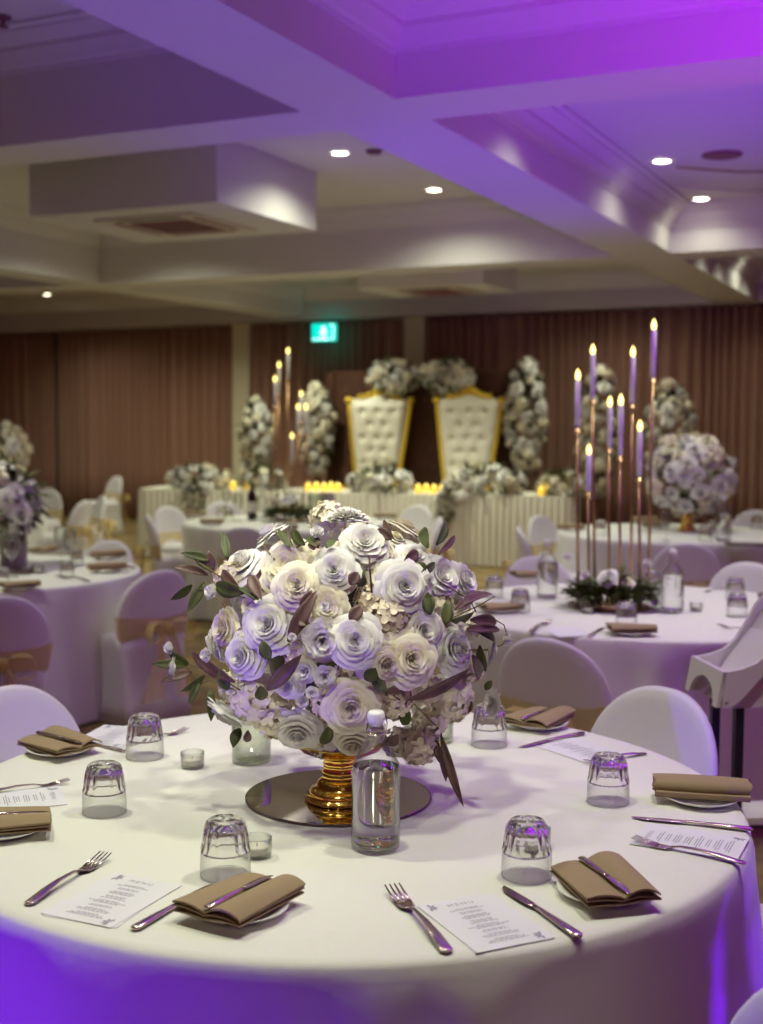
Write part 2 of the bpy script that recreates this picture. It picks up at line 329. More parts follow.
def hydrangea_mesh(name,seed,material,n=34):
    rnd=random.Random(seed); m=MB()
    m.lathe([(.05,-.5),(.45,-.3),(.62,0),(.5,.35),(.25,.55),(.001,.6)],10)
    for i in range(n):
        z=1-1.35*(i+.5)/n; a=i*2.39996+rnd.uniform(-.2,.2); r=math.sqrt(max(0,1-z*z)); d=Vector((r*math.cos(a),r*math.sin(a),z))
        q=(d+Vector([rnd.uniform(-.3,.3) for _ in range(3)])).to_track_quat('Z','Y'); T=Matrix.Translation(d*rnd.uniform(.72,.88))@q.to_matrix().to_4x4()@Matrix.Rotation(rnd.random()*6,4,'Z')
        for k in range(4):
            A=k*PI/2; c,s=math.cos(A),math.sin(A); L=.33*rnd.uniform(.85,1.15)
            pts=[(0,0,0),(.45*L,-.42*L,.05*L),(.95*L,-.3*L,.10*L),(1.08*L,0,.03*L),(.95*L,.3*L,.12*L),(.45*L,.42*L,.05*L),(.6*L,0,-.03*L)]
            m.add([(x*c-y*s,x*s+y*c,z_) for x,y,z_ in pts],[(0,1,6),(1,2,6),(2,3,6),(3,4,6),(4,5,6),(5,0,6)],T)
    return m.mesh(name,material)
def mum_mesh(name,seed,material,rows=((24,1.0,.02),(24,.95,.12),(22,.80,.24),(18,.62,.34),(14,.44,.42),(9,.25,.48))):
    rnd=random.Random(seed); m=MB()
    for n,L,z1 in rows:
        for i in range(n):
            a=2*PI*i/n+rnd.uniform(-.1,.1); w_=.15; c,s=math.cos(a),math.sin(a); LL=L*rnd.uniform(.9,1.08); dz=rnd.uniform(-.06,.06)
            pr=[(.08,.0,0),(LL*.5,-w_,z1*.8),(LL*.9,-w_*.9,z1+dz),(LL,0,z1*.9+dz),(LL*.9,w_*.9,z1+dz),(LL*.5,w_,z1*.8),(LL*.6,0,z1*.7)]
            m.add([(x*c-y*s,x*s+y*c,z) for x,y,z in pr],[(0,1,6),(1,2,6),(2,3,6),(3,4,6),(4,5,6),(5,0,6)])
    m.lathe([(.001,-.12),(.25,-.08),(.4,0),(.2,.12),(.001,.15)],8)
    return m.mesh(name,material)
def ball_mesh(name,seed,material):
    rnd=random.Random(seed)
    return rose_mesh(name,seed,material,[(3,.3,1.0,0,-.2),(4,.55,.98,0,-.35),(5,.78,.85,-.1,-.45),(6,.92,.6,-.15,-.5)],5,5)
ROSES=[rose_mesh('rose',11+i,M['petal']) for i in range(4)]+[rose_mesh('rose',21+i,M['petalc']) for i in range(2)]
FULL=[(3,.12,.42,0,.04),(4,.24,.46,0,.02),(5,.37,.48,0,0),(6,.51,.46,.08,-.04),(7,.66,.42,.15,-.08),(8,.82,.32,.3,-.13),(8,.98,.15,.4,-.18)]
PEON=[rose_mesh('peony',31,M['petalc'],FULL,5,4),rose_mesh('peony',32,M['petal'],FULL,5,4)]
HYD=[hydrangea_mesh('hydrangea',41,M['petalb']),hydrangea_mesh('hydrangea',42,M['petalc'])]
MUM=[mum_mesh('chrysanthemum',51,M['petal'])]
BALL=[ball_mesh('ranunculus',61,M['petal']),ball_mesh('ranunculus',62,M['petalc'])]
def leaf(m,base,tip,width,droop=.15,side=None,nv=7):
    b=Vector(base); t=Vector(tip); ax=t-b; L=ax.length; x=ax.normalized()
    up_=Vector((0,0,1)) if abs(x.z)<.9 else Vector((0,1,0))
    y=(side if side else up_.cross(x)).normalized(); y=(y-x*y.dot(x)).normalized(); z=x.cross(y)
    def f(u,v):
        s=u*2-1; w_=width*.5*math.sin(PI*min(1,v*.97+.03))**.8*(1-.25*v)
        return tuple(b+x*(L*v)+y*(s*w_)+z*(droop*L*(v-v*v)*1.6-abs(s)*-w_*.35))
    m.grid(f,5,nv)

# ------------------------------------------------------------------ tables and cloths
def table(c,label_t,label_c,h=.75,r=.9,seed=0,nf=22):
    t=thing('round_table',label_t,'table',(c[0],c[1],0),0)
    MB().lathe([(.001,h-.03),(r-.02,h-.03),(r-.02,h-.006),(.001,h-.006)],48).build('tabletop',M['wood'],t,sharp=40)
    for k in range(4):
        a=PI/4+k*PI/2; MB().tube([(.5*math.cos(a),.5*math.sin(a),0),(.42*math.cos(a),.42*math.sin(a),h-.03)],.018).build('leg',M['black'],t)
    rnd=random.Random(seed); ph=[rnd.uniform(0,6.28) for _ in range(5)]; n=192; m=MB()
    folds=sorted(rnd.uniform(0,2*PI) for _ in range(nf))
    def fold(a):
        s=0
        for i,q in enumerate(folds):
            d=(a-q+PI)%(2*PI)-PI; s+=math.exp(-(d/(.055+.03*(i%3)))**2)*(1 if i%4 else 1.5)
        return s
    rings=[]
    for rr in (.001,.25,.5,.7,r-.03): rings.append([(rr*math.cos(2*PI*j/n),rr*math.sin(2*PI*j/n),h+.0004*math.sin(7*j/n*6.28+rr*9)) for j in range(n)])
    for rr,z in ((r-.008,h-.001),(r+.002,h-.009),(r+.006,h-.03)): rings.append([(rr*math.cos(2*PI*j/n),rr*math.sin(2*PI*j/n),z) for j in range(n)])
    for q in (.06,.14,.26,.40,.56,.74,.90,.99):
        ring=[]
        for j in range(n):
            a=2*PI*j/n; am=min(1,(q*1.25))**1.1
            rr=r+.008+am*(.052*fold(a)-.008+.018*math.sin(3*a+ph[0])+.012*math.sin(7*a+ph[1]))
            ring.append((rr*math.cos(a),rr*math.sin(a),h*(1-q)+.004))
        rings.append(ring)
    m.loft(rings,caps=False)
    o=m.build('tablecloth',M['cloth'],loc=(c[0],c[1],0)); tag(o,label_c,'tablecloth','white floor-length tablecloths')
    return o
T1=(-1.292,2.488); T2=(-1.403,5.685); T3=(-5.07,5.31); T4=(-5.287,9.205); T5=(-2.15,9.8)
table(T1,'round table in the foreground under the big white bouquet','white floor-length cloth on the large foreground table',seed=3)
table(T2,'round table on the right carrying tall taper candles','white floor-length cloth under the tall right-hand candelabra',seed=4)
table(T3,'round table at the left edge with a grey flower vase','white floor-length cloth on the left-edge table',seed=5)
table(T4,'round table in the middle distance behind the big bouquet','white floor-length cloth on the middle table behind the bouquet',seed=6)
table(T5,'round table at back right with a gold footed vase','white floor-length cloth on the back right table',seed=7)
T6=tuple(atd(-50,510,12.9))[:2]
table(T6,'round table far left near the curtains','white floor-length cloth on the farthest left table',seed=8)
ZT=.7515

# ------------------------------------------------------------------ chairs
CH=.82; CW=.46
def chair_proto():
    t=thing('banquet_chair','x','chair',(0,0,0),0)
    hw=CW/2
    def half(z):   # half width of back at height z
        if z<.58: return .195+(hw-.195)*max(0,(z-.40)/.18)**.8 if z>.40 else .195
        q=(z-.58)/(CH-.58); return hw*max(0,1-q**2.25)**.5
    out=[(half(z),z) for z in (.44,.48,.52,.55)]+[(hw*math.cos(R(a_))**.88,.58+(CH-.58)*math.sin(R(a_))**.97) for a_ in (0,10,20,30,40,50,59,67,74,80,85)]
    L=[( -x,z) for x,z in out]+[(0,CH)]+[(x,z) for x,z in reversed(out)]
    def yb(x,z): return -.215-.05*(z-.45)/.37+ .05*(x/hw)**2
    m=MB(); cx,cz_=0,.60
    rings=[]
    for ins,yo in ((.45,-.017),(.80,-.017),(.94,-.015),(.985,-.009),(1.0,0),(.985,.009),(.94,.015),(.80,.017),(.45,.017)):
        rings.append([(x*ins,yb(x*ins,cz_+(z-cz_)*ins)+yo*1.3,cz_+(z-cz_)*ins) for x,z in L])
    m.loft(rings); m.build('backrest',M['cover'],t)
    # seat with skirt of stretched cover
    def rr(wx,y0,y1,z,rad,n=8,pinch=0):
        pts=[]
        for cx_,cy_,a0 in ((wx-rad,y1-rad,0),(-wx+rad,y1-rad,90),(-wx+rad,y0+rad,180),(wx-rad,y0+rad,270)):
            for k in range(n+1):
                a=R(a0+90*k/n); pts.append([cx_+rad*math.cos(a),cy_+rad*math.sin(a),z])
        n_=len(pts); ymid=(y0+y1)/2
        for q in pts:
            if pinch:
                ax,ay=abs(q[0])/wx,abs(q[1]-ymid)/((y1-y0)/2); k=1-min(ax,ay)**2; q[0]-=math.copysign(pinch*k*(ax>ay),q[0]); 
                if ay>ax: q[1]-=math.copysign(pinch*k,q[1]-ymid)
        return [tuple(q) for q in pts]
    s=MB()
    rings=[rr(.10,-.08,.10,.478,.05),rr(.17,-.18,.18,.475,.06),rr(.200,-.205,.215,.462,.06),rr(.212,-.218,.228,.44,.06),rr(.208,-.215,.222,.40,.05,pinch=.004),rr(.205,-.22,.22,.28,.045,pinch=.02),rr(.212,-.235,.225,.12,.04,pinch=.025),rr(.222,-.25,.235,.0,.035,pinch=.012)]
    s.loft(rings); s.build('seat',M['cover'],t)
    # sash band around the back
    b=MB(); rings=[]
    rnd=random.Random(2)
    for z in (.455,.475,.495,.52,.545,.57,.585):
        w_=half(z)+.008; rg=[]
        for k in range(28):
            a=2*PI*k/28; x=w_*math.copysign(abs(math.cos(a))**.6,math.cos(a)); 
            rg.append((x,yb(x,z)+.034*math.copysign(abs(math.sin(a))**.7,math.sin(a))+rnd.uniform(-.002,.002),z+(.02*(1-abs(x)/w_)*(-1 if z>.52 else 1) if math.sin(a)<0 else 0)+rnd.uniform(-.004,.004)))
        rings.append(rg)
    b.loft(rings,caps=False); b.build('sash',M['sash'],t)
    # bow at the rear: two loops, knot and two tails
    bw=MB(); y0=-.275
    for sx in (-1,1):
        def loop(u,v,sx=sx):
            a=2*PI*u; L_=.13; x=sx*(.015+L_*.5*(1-math.cos(a))); zz=.52+.055*math.sin(a)*(1-.2*math.cos(a)); yy=y0-.02-.045*math.sin(a/2)+ (v-.5)*.07*(0.4+.6*math.sin(a/2)) 
            return (x,yy,zz+.006*math.sin(v*14+a*3)-.02*math.sin(a/2))
        bw.grid(loop,17,5)
        def tail(u,v,sx=sx):
            return (sx*(.02+.10*v)+(u-.5)*(.04+.10*v),y0-.03-.03*v+.012*math.sin(u*16),.51-.36*v-.02*math.sin(v*3))
        bw.grid(tail,9,8)
    bw.lathe([(.001,-.03),(.025,-.022),(.03,0),(.025,.022),(.001,.03)],10,Matrix.Translation((0,y0-.03,.52)))
    bw.build('bow',M['sash'],t)
    return t
chair0=chair_proto(); used=[False]
def chair(px,py,toward,label,group,twist=0,top=CH):
    p=onz(px,py,top); d=Vector((toward[0]-p.x,toward[1]-p.y,0)); a=math.atan2(d.y,d.x)-PI/2+R(twist)
    o=chair0 if not used[0] else copy_tree(chair0); used[0]=True
    o.location=(p.x+.265*math.cos(a+PI/2),p.y+.265*math.sin(a+PI/2),0); o.rotation_euler=(0,0,a); tag(o,label,'chair',group); return o
g1='covered chairs around the foreground table'; g2='covered chairs around the right-hand table'; g3='covered chairs around the left-edge table'; g4='covered chairs around the middle table'; g5='covered chairs around the back right table'; g6='covered chairs at the far left'
chair(666,687,T1,'lavender-white covered chair facing camera beyond the foreground table, below the high chair',g1)
chair(3,686,T1,'lavender-white covered chair facing camera at the left end of the foreground table',g1)
o=chair(850,783,T1,'pale covered chair cut off at the right edge, beside the rolled napkin',g1)
o=chair(866,985,T1,'purple-lit covered chair in the bottom right corner',g1,twist=75)
chair(545,638,T2,'dark-shaded covered chair seen from behind, just right of the big bouquet',g2,twist=-8)
chair(535,556,T2,'white covered chair beyond the right-hand table, left of the tall candles',g2)
chair(750,562,T2,'pale covered chair beyond the right-hand table at the right edge',g2)
chair(687,543,T5,'dark maroon-shaded covered chair seen from behind, behind the clear bottle and right of the candles',g5)
chair(518,527,T5,'grey covered chair back seen edge-on left of the back right table',g5,twist=-20)
chair(538,515,T5,'white covered chair left of the back right table, partly behind a grey one',g5)
chair(757,510,T5,'white covered chair beyond the back right table at the right edge',g5)
chair(162,570,T3,'lavender covered chair with gold sash in profile, right of the left-edge table',g3,twist=-20)
chair(0,596,T3,'dark maroon-shaded covered chair seen from behind at the left edge',g3)
chair(112,540,T3,'white covered chair beyond the left-edge table, behind the folded napkins',g3)
chair(147,514.5,T4,'grey covered chair with gold bow left of the middle table',g4,twist=5)
chair(166,506,T4,'small white covered chair facing camera left of the middle table',g4)
chair(243,527,T4,'grey covered chair seen from behind just left above the big bouquet',g4)
chair(222,501,T4,'white covered chair beyond the middle table behind its glasses',g4)
chair(420,505,T4,'white covered chair right of the middle table, left of a darker one',g4)
chair(441,517,T4,'darker covered chair right of the middle table seen in profile',g4,twist=15)
chair(386,524,T4,'dark covered chair peeping over the bouquet in front of the middle table',g4)
chair(86,500,T6,'dark covered chair with white rim at the far left table',g6,twist=-15)
chair(104,495,T6,'white covered chair just behind the dark one at the far left table',g6,twist=-10)
p=onz(118,476,CH); chair(118,476,(p.x-.6,p.y-1.3),'white covered chair standing alone before the curtain, left of the bridal table',g6)
chair(46,488,T6,'pale covered chair beyond the far left table',g6)

# ------------------------------------------------------------------ high chair (right edge)
def high_chair():
    c=onz(723,690,.757); c=Vector((c.x,c.y,0)); d=Vector((-c.x,-c.y,0)).normalized()
    a=math.atan2(d.y,d.x)+PI/2          # local +X runs to image right, local -Y towards the camera
    t=thing('high_chair','white plastic high chair with arched front standing at the right edge','high chair',(c.x,c.y,0),a+R(22))
    T=Matrix.Translation((.0,.0,0))
    def slab(name,P,y0,y1,m_,par=t):
        n=len(P); m=MB(); A=[(x,y0,z) for x,z in P]; B=[(x,y1,z) for x,z in P]
        m.add(A+B,[tuple(range(n)),tuple(range(2*n-1,n-1,-1))]+[(i,(i+1)%n,n+(i+1)%n,n+i) for i in range(n)]); return m.build(name,m_,par,sharp=30)
    side=[(0,.70),(0,.812),(.06,.822),(.11,.84),(.145,.87),(.18,.925),(.215,.99),(.27,1.05),(.34,1.07),(.36,1.02),(.30,.97),(.22,.90),(.14,.81),(.06,.72),(.02,.695)]
    slab('side_panel',side,0,.018,M['plastic']); slab('side_panel',side,.262,.28,M['plastic'])
    # front panel with the arch, in the plane x=0
    W_=.28; out=[(0,.70),(0,.815),(W_,.815),(W_,.70),(W_-.02,.70)]+[(W_/2+(W_/2-.035)*math.cos(R(k)),.70+.075*math.sin(R(k))) for k in range(0,181,15)]+[(.02,.70)]
    m=MB(); n=len(out); A=[(-.002-.02*(.815-z)/.115,y,z) for y,z in out]; B=[(.012-.02*(.815-z)/.115,y,z) for y,z in out]
    m.add(A+B,[tuple(range(n)),tuple(range(2*n-1,n-1,-1))]+[(i,(i+1)%n,n+(i+1)%n,n+i) for i in range(n)]); m.build('front_panel',M['plastic'],t,sharp=30)
    MB().box((.012,.018,.765),(.17,.262,.778)).build('seat',M['plastic'],t,smooth=False)
    m=MB(); m.grid(lambda u,v:(.14+.20*v**1.2,.018+.244*u,.785+.25*math.sin(v*PI/2)),4,10); q=m.build('backrest',M['plastic'],t).modifiers.new('s','SOLIDIFY'); q.thickness=.014
    base=[(.03,.69),(.34,.69),(.34,1.0),(.25,.965),(.18,.90),(.11,.81),(.05,.715)]
    slab('seat_base',base,.03,.25,M['plastic'])
    for x,y in ((.07,.04),(.07,.24),(.30,.04),(.30,.24)): MB().box((x-.014,y-.014,0),(x+.014,y+.014,.69)).build('leg',M['black'],t,smooth=False)
    MB().box((.09,.05,.30),(.28,.23,.32)).build('footrest',M['plastic'],t,smooth=False)
    MB().lathe([(.001,-.002),(.005,-.002),(.005,.002)],10,Matrix.Translation((.012,-.001,.715))@Matrix.Rotation(PI/2,4,'X')).build('screw',M['black'],t)
high_chair()

# ------------------------------------------------------------------ tableware builders
def tumbler_proto():
    t=thing('glass_tumbler','x','glass')
    def wob(u,z):
        q=max(0,min(1,(z-.046)/.010))*max(0,min(1,(.102-z)/.008)); return -.075*q*(.5+.5*math.cos(2*PI*u*14))**.8
    MB().lathe([(.0440,.003),(.0452,0),(.0465,.001),(.0460,.02),(.0452,.045)],56).build('rim_wall',M['glass'],t)
    # thick fluted base, upturned: outer flutes, hollow underneath
    m=MB(); m.lathe([(.0418,.046),(.0452,.0455),(.0455,.050),(.0440,.056),(.0418,.075),(.0390,.092),(.0350,.101),(.030,.1045),(.020,.1035),(.001,.102),(.001,.091),(.022,.090),(.030,.086),(.0345,.075),(.0385,.058),(.0418,.046)],84,wob=wob)
    m.build('fluted_base',M['crystal'],t); return t
tum0=tumbler_proto(); tused=[0]
def tumbler(px,py,label,group,s=1.0):
    o=tum0 if not tused[0] else copy_tree(tum0); tused[0]=1
    o.location=onz(px,py,ZT); o.scale=(s,s,s); o.rotation_euler.z=random.random(); return tag(o,label,'glass',group)
def bottle_proto():
    t=thing('glass_bottle','x','bottle')
    m=MB(); H_=.245
    m.lathe([(.001,.001),(.044,.001),(.0495,.004),(.0505,.012),(.0505,.155),(.048,.175),(.038,.197),(.026,.212),(.0185,.225),(.017,.245),(.0195,.248),(.0195,.258),(.016,.262)],48)
    m.build('bottle_body',M['glass'],t)
    MB().lathe([(.001,.0125),(.040,.009),(.0482,.015),(.0482,.158),(.0465,.172),(.001,.172)],48).build('water',M['water'],t,sharp=50)
    MB().lathe([(.011,.255),(.017,.264),(.018,.268),(.018,.280),(.014,.286),(.001,.287)],24).build('stopper',M['ceramic'],t)
    w_=MB()
    for s in (-1,1): w_.tube([(s*.003,0,.282),(s*.019,0,.280),(s*.0225,0,.26),(s*.021,.004,.238),(s*.017,.01,.234)],.0012,6)
    w_.tube([(.0205*math.cos(a*PI/8),.0205*math.sin(a*PI/8),.240) for a in range(16)],.0012,6,closed=True)
    w_.build('wire_bail',M['steel'],t)
    return t
bot0=bottle_proto(); bused=[0]
def bottle(px,py,label,group=None,s=1,z=ZT):
    o=bot0 if not bused[0] else copy_tree(bot0); bused[0]=1
    o.location=onz(px,py,z); o.scale=(s,s,s); o.rotation_euler=(0,0,R(25)); return tag(o,label,'bottle',group)
KNIFE=None
def strip(m,sec,T=None,n=8):
    """loft ellipse sections (x, y, z, halfwidth, halfthick) along x"""
    rings=[[(x,y+w_*math.cos(2*PI*k/n),z+h*math.sin(2*PI*k/n)) for k in range(n)] for x,y,z,w_,h in sec]
    m.loft(rings,T)
def knife_meshes(L=.25):
    h=MB(); strip(h,[(0,0,.004,.004,.002),(.006,0,.004,.0105,.004),(.05,0,.0045,.0095,.0042),(.09,0,.005,.007,.0038),(.125,0,.005,.005,.0034),(.14,0,.005,.006,.003)])
    b=MB(); strip(b,[(.139,0,.005,.006,.0025),(.150,.001,.005,.009,.0012),(.19,.002,.004,.0105,.001),(.225,.002,.003,.0095,.0009),(.243,-.001,.0025,.005,.0007),(.25,-.004,.002,.001,.0005)])
    return h.mesh('handle',M['steel']),b.mesh('blade',M['steel'])
def fork_meshes():
    h=MB(); strip(h,[(0,0,.003,.004,.0015),(.006,0,.003,.010,.0025),(.05,0,.008,.0085,.003),(.09,0,.011,.005,.003),(.13,0,.010,.0035,.0026),(.150,0,.006,.004,.0022)])
    b=MB(); strip(b,[(.149,0,.0065,.004,.0015),(.160,0,.003,.012,.0012),(.175,0,.0025,.0135,.001),(.183,0,.003,.0135,.001)])
    for k in range(4):
        y=(k-1.5)*.0075; strip(b,[(.182,y,.003,.0028,.001),(.205,y,.006,.0022,.001),(.232,y,.011,.0012,.0007)],n=6)
    return h.mesh('handle',M['steel']),b.mesh('tines',M['steel'])
def spoon_meshes():
    h=MB(); strip(h,[(0,0,.003,.004,.0015),(.006,0,.003,.009,.0025),(.05,0,.007,.007,.003),(.12,0,.008,.0035,.0026),(.150,0,.005,.003,.0022)])
    b=MB(); strip(b,[(.149,0,.005,.003,.0015),(.165,0,.003,.014,.002),(.185,0,.002,.018,.002),(.205,0,.003,.014,.0015),(.215,0,.004,.004,.001)],n=12)
    return h.mesh('handle',M['steel']),b.mesh('bowl',M['steel'])
KM,FM,SM=knife_meshes(),fork_meshes(),spoon_meshes()
def cutlery(kind,a,b,label,group,z=ZT,L0=.25,length=None,roll=0):
    A=onz(*a,z); B=onz(*b,z); d=B-A; ang=math.atan2(d.y,d.x); L=length or d.length
    s=L/{'k':.25,'f':.232,'s':.215}[kind]
    nm,cat,pr,pn={'k':('table_knife','knife',KM,'blade'),'f':('table_fork','fork',FM,'tines'),'s':('spoon','spoon',SM,'bowl')}[kind]
    t=thing(nm,label,cat,A,ang,group); t.scale=(s,s,s)
    link('handle',pr[0],t); link(pn,pr[1],t); return t
def napkin_mesh():
    m=MB()
    def sheet(z0,sx,sy,skew,th,sag,open_):
        def top(u,v):
            x=(u-.5)*2; y=(v-.5)*2; h=z0+sag*((abs(math.sin(x*PI*.95))**.8)*(1.15 if x>0 else .55)+(.25 if x<-.5 else 0)*0)*(.8+.2*math.cos(y*1.2))+.004*open_*y*x
            return (x*sx+skew*y, y*sy*(1-.04*abs(x)), h)
        nu,nv=25,9; g=[top(i/(nu-1),j/(nv-1)) for j in range(nv) for i in range(nu)]
        k=len(g); vs=g+[(x,y,max(.001,z-th)) for x,y,z in g]; fs=[]
        for j in range(nv-1):
            for i in range(nu-1):
                a=j*nu+i; fs.append((a,a+1,a+nu+1,a+nu)); fs.append((k+a+nu,k+a+nu+1,k+a+1,k+a))
        for i in range(nu-1): fs.append((i,k+i,k+i+1,i+1)); a=(nv-1)*nu+i; fs.append((a+1,k+a+1,k+a,a))
        for j in range(nv-1): a=j*nu; fs.append((a+nu,k+a+nu,k+a,a)); a=j*nu+nu-1; fs.append((a,k+a,k+a+nu,a+nu))
        m.add(vs,fs)
    sheet(.0035,.070,.094,.004,.003,.003,0); sheet(.0085,.068,.092,.008,.003,.006,1); sheet(.0135,.071,.093,.006,.004,.014,1)
    return m
NAP=napkin_mesh().mesh('folded_napkin',M['napkin'],sharp=50)
def roll_mesh():
    m=MB(); n=20; rings=[]
    for i in range(9):
        x=-.105+.21*i/8; e=1-.12*(abs(i-4)/4)**3
        rings.append([(x+.004*math.sin(k),.040*e*math.cos(2*PI*k/n),.021+.019*e*math.copysign(abs(math.sin(2*PI*k/n))**.8,math.sin(2*PI*k/n))) for k in range(n)])
    m.loft(rings); m.box((-.103,-.046,.001),(.103,.043,.007)); m.box((-.100,-.05,.008),(.104,.03,.013)); return m
ROLLN=roll_mesh().mesh('folded_napkin',M['napkin'],sharp=50)
def plate_mesh(r=.085):
    return MB().lathe([(.001,.004),(r*.62,.004),(r*.72,.007),(r,.016),(r*1.01,.0155),(r*1.0,.0135),(r*.7,.002),(r*.6,0),(.001,0)],40).mesh('side_plate',M['china'])
PLT=plate_mesh()
def setting(px,py,ang,label,group,gn,ps=1.0,ns=1.0,kind='fold',kn=True,dz=0,off=(0,0),kang=90,kflip=False):
    p=onz(px,py,ZT); a=R(ang)
    pl=tag(link('side_plate',PLT,None,p,None,ps),'plate under '+label,'plate',group)
    me=NAP if kind=='fold' else ROLLN
    np_=link('folded_napkin',me,None,(p.x+off[0],p.y+off[1],ZT+.0165*ps),None,ns); np_.rotation_mode='XYZ'; np_.rotation_euler=(0,0,a)
    tag(np_,label,'napkin',gn)
    if kn:
        t=thing('butter_knife','butter knife on the '+label,'knife',(p.x+off[0],p.y+off[1],ZT+.0165*ps+.0185*ns),a+R(kang),'butter knives on the napkins'); t.scale=(.74,.8,.9)
        sgn=1
        link('handle',KM[0],t,(-.125,0,0)); link('blade',KM[1],t,(-.125,0,0))
    return np_
def img_ang(a,b,z=ZT):
    A=onz(*a,z);B=onz(*b,z);return math.degrees(math.atan2(B.y-A.y,B.x-A.x))
gP='side plates on the foreground table'; gN='folded taupe napkins on the foreground table'; gK='dinner knives on the foreground table'; gF='forks on the foreground table'; gG='upturned fluted tumblers on the foreground table'
setting(240,912,-4,'taupe folded napkin nearest the camera, right of the left menu',gP,gN,kang=88)
setting(604,895,42,'taupe folded napkin at lower right beside the centre menu',gP,gN,kang=-88)
setting(701,801,img_ang((655,797),(748,803)),'taupe rolled napkin at the right side of the foreground table',gP,gN,kind='roll',kn=False)
setting(538,726,-5,'taupe folded napkin right of the bouquet near the dark chair',gP,gN,kn=True,kang=85)
setting(60,752,77,'taupe folded napkin at the far left of the foreground table',gP,gN,kang=-88)
setting(5,832,img_ang((-30,832),(42,826))-90,'taupe napkin cut off by the left edge of the picture',gP,gN,kang=85)
# dinner knives, forks
cutlery('k',(133,931),(218,884),'steel dinner knife between the left menu and the nearest napkin',gK)
cutlery('k',(580,939),(502,887),'steel dinner knife between the centre menu and the lower right napkin',gK)
cutlery('k',(753,831),(631,818),'purple-tinted dinner knife in front of the rolled napkin at right',gK)
cutlery('k',(584,734),(519,748),'dinner knife in front of the napkin right of the bouquet',gK)
cutlery('k',(125,752),(76,741),'dinner knife behind the far left napkin, tucked beside a tumbler',gK)
cutlery('f',(27,906),(106,858),'steel fork left of the left menu',gF)
cutlery('f',(448,954),(392,891),'steel fork between bottle and centre menu at the front edge',gF)
cutlery('f',(746,865),(630,841),'steel fork on the right menu',gF,length=.232)
cutlery('f',(646,754),(586,764),'steel fork behind the right tumbler',gF,length=.2)
cutlery('f',(-18,795),(53,785),'steel fork at the left edge above the cut-off napkin',gF,length=.2)
cutlery('f',(130,745),(186,731),'steel fork behind the left back tumbler',gF,length=.2)
# menus
def text_mesh(s,size):
    cu=bpy.data.curves.new('t','FONT'); cu.body=s; cu.size=size; cu.align_x='CENTER'; cu.space_character=1.4
    o=bpy.data.objects.new('t',cu); C.objects.link(o); dg=bpy.context.evaluated_depsgraph_get(); me=bpy.data.meshes.new_from_object(o.evaluated_get(dg)); bpy.data.objects.remove(o); me.materials.append(M['ink']); return me
HEAD=text_mesh('MENU',.0155)
def menu_lines():
    m=MB(); rnd=random.Random(3); y=.062
    while y>-.085:
        n=rnd.choice((2,3,3)); 
        for k in range(n):
            w_=rnd.uniform(.018,.045) if k else .022; x=-w_
            while x<w_:
                l=rnd.uniform(.004,.011); m.add([(x,y,0),(min(w_,x+l),y,0),(min(w_,x+l),y+.0022,0),(x,y+.0022,0)],[(0,1,2,3)]); x+=l+.0018
            y-=.0052
        y-=.006
    LN=m.mesh('printed_text',M['ink'],smooth=False); m=MB()
    for cx_,cy_,s in ((-.058,.088,1),(.058,-.09,-1)):
        for i in range(5):
            a=R(-100+i*45 if s>0 else 80+i*45); q=[(0,0),(.009,.003),(.016,0),(.009,-.003)]
            m.add([(cx_+x*math.cos(a)-y_*math.sin(a),cy_+x*math.sin(a)+y_*math.cos(a),0) for x,y_ in q],[(0,1,2,3)])
    return LN,m.mesh('corner_ornament',M['ink'],smooth=False)
LINES,ORN=menu_lines(); CARD=MB().box((-.074,-.107,0),(.074,.107,.0006)).mesh('card',M['paper'],smooth=False)
mid=lambda a,b:((a[0]+b[0])/2,(a[1]+b[1])/2)
def menu(c,head,label,under=4):
    P=onz(*c,ZT); Hh=onz(*head,ZT); a=math.atan2(Hh.y-P.y,Hh.x-P.x)-PI/2
    if under: 
        u=link('menu_card',CARD,None,(P.x,P.y,ZT-.0006)); u.rotation_euler.z=a+R(under); u.scale=(1.0,1.0,1); u.location.z=ZT-.0007; tag(u,'back sheet under the '+label,'paper','sheets under the menus')
    t=thing('menu_card',label,'menu',(P.x,P.y,ZT+.0003),a,'printed menus on the foreground table')
    link('card',CARD,t); link('heading',HEAD,t,(0,.078,.0009)); link('printed_text',LINES,t,(0,0,.0009)); link('corner_ornament',ORN,t,(0,0,.0009))
menu((113.5,899),(149,879),'white printed menu left of the nearest napkin')
menu((484,921.5),(451,897.5),'white printed menu at the front centre of the table',-1.2)
menu((690,841),(636,833),'lilac-lit printed menu at the right under a fork',0)
menu((577,749),(552,741),'printed menu behind the right tumbler',0)
menu((15,800),(45,797),'printed menu at the left edge behind the cut-off napkin',0)
menu((112,736),(128,727),'printed menu behind the left back tumbler',0)
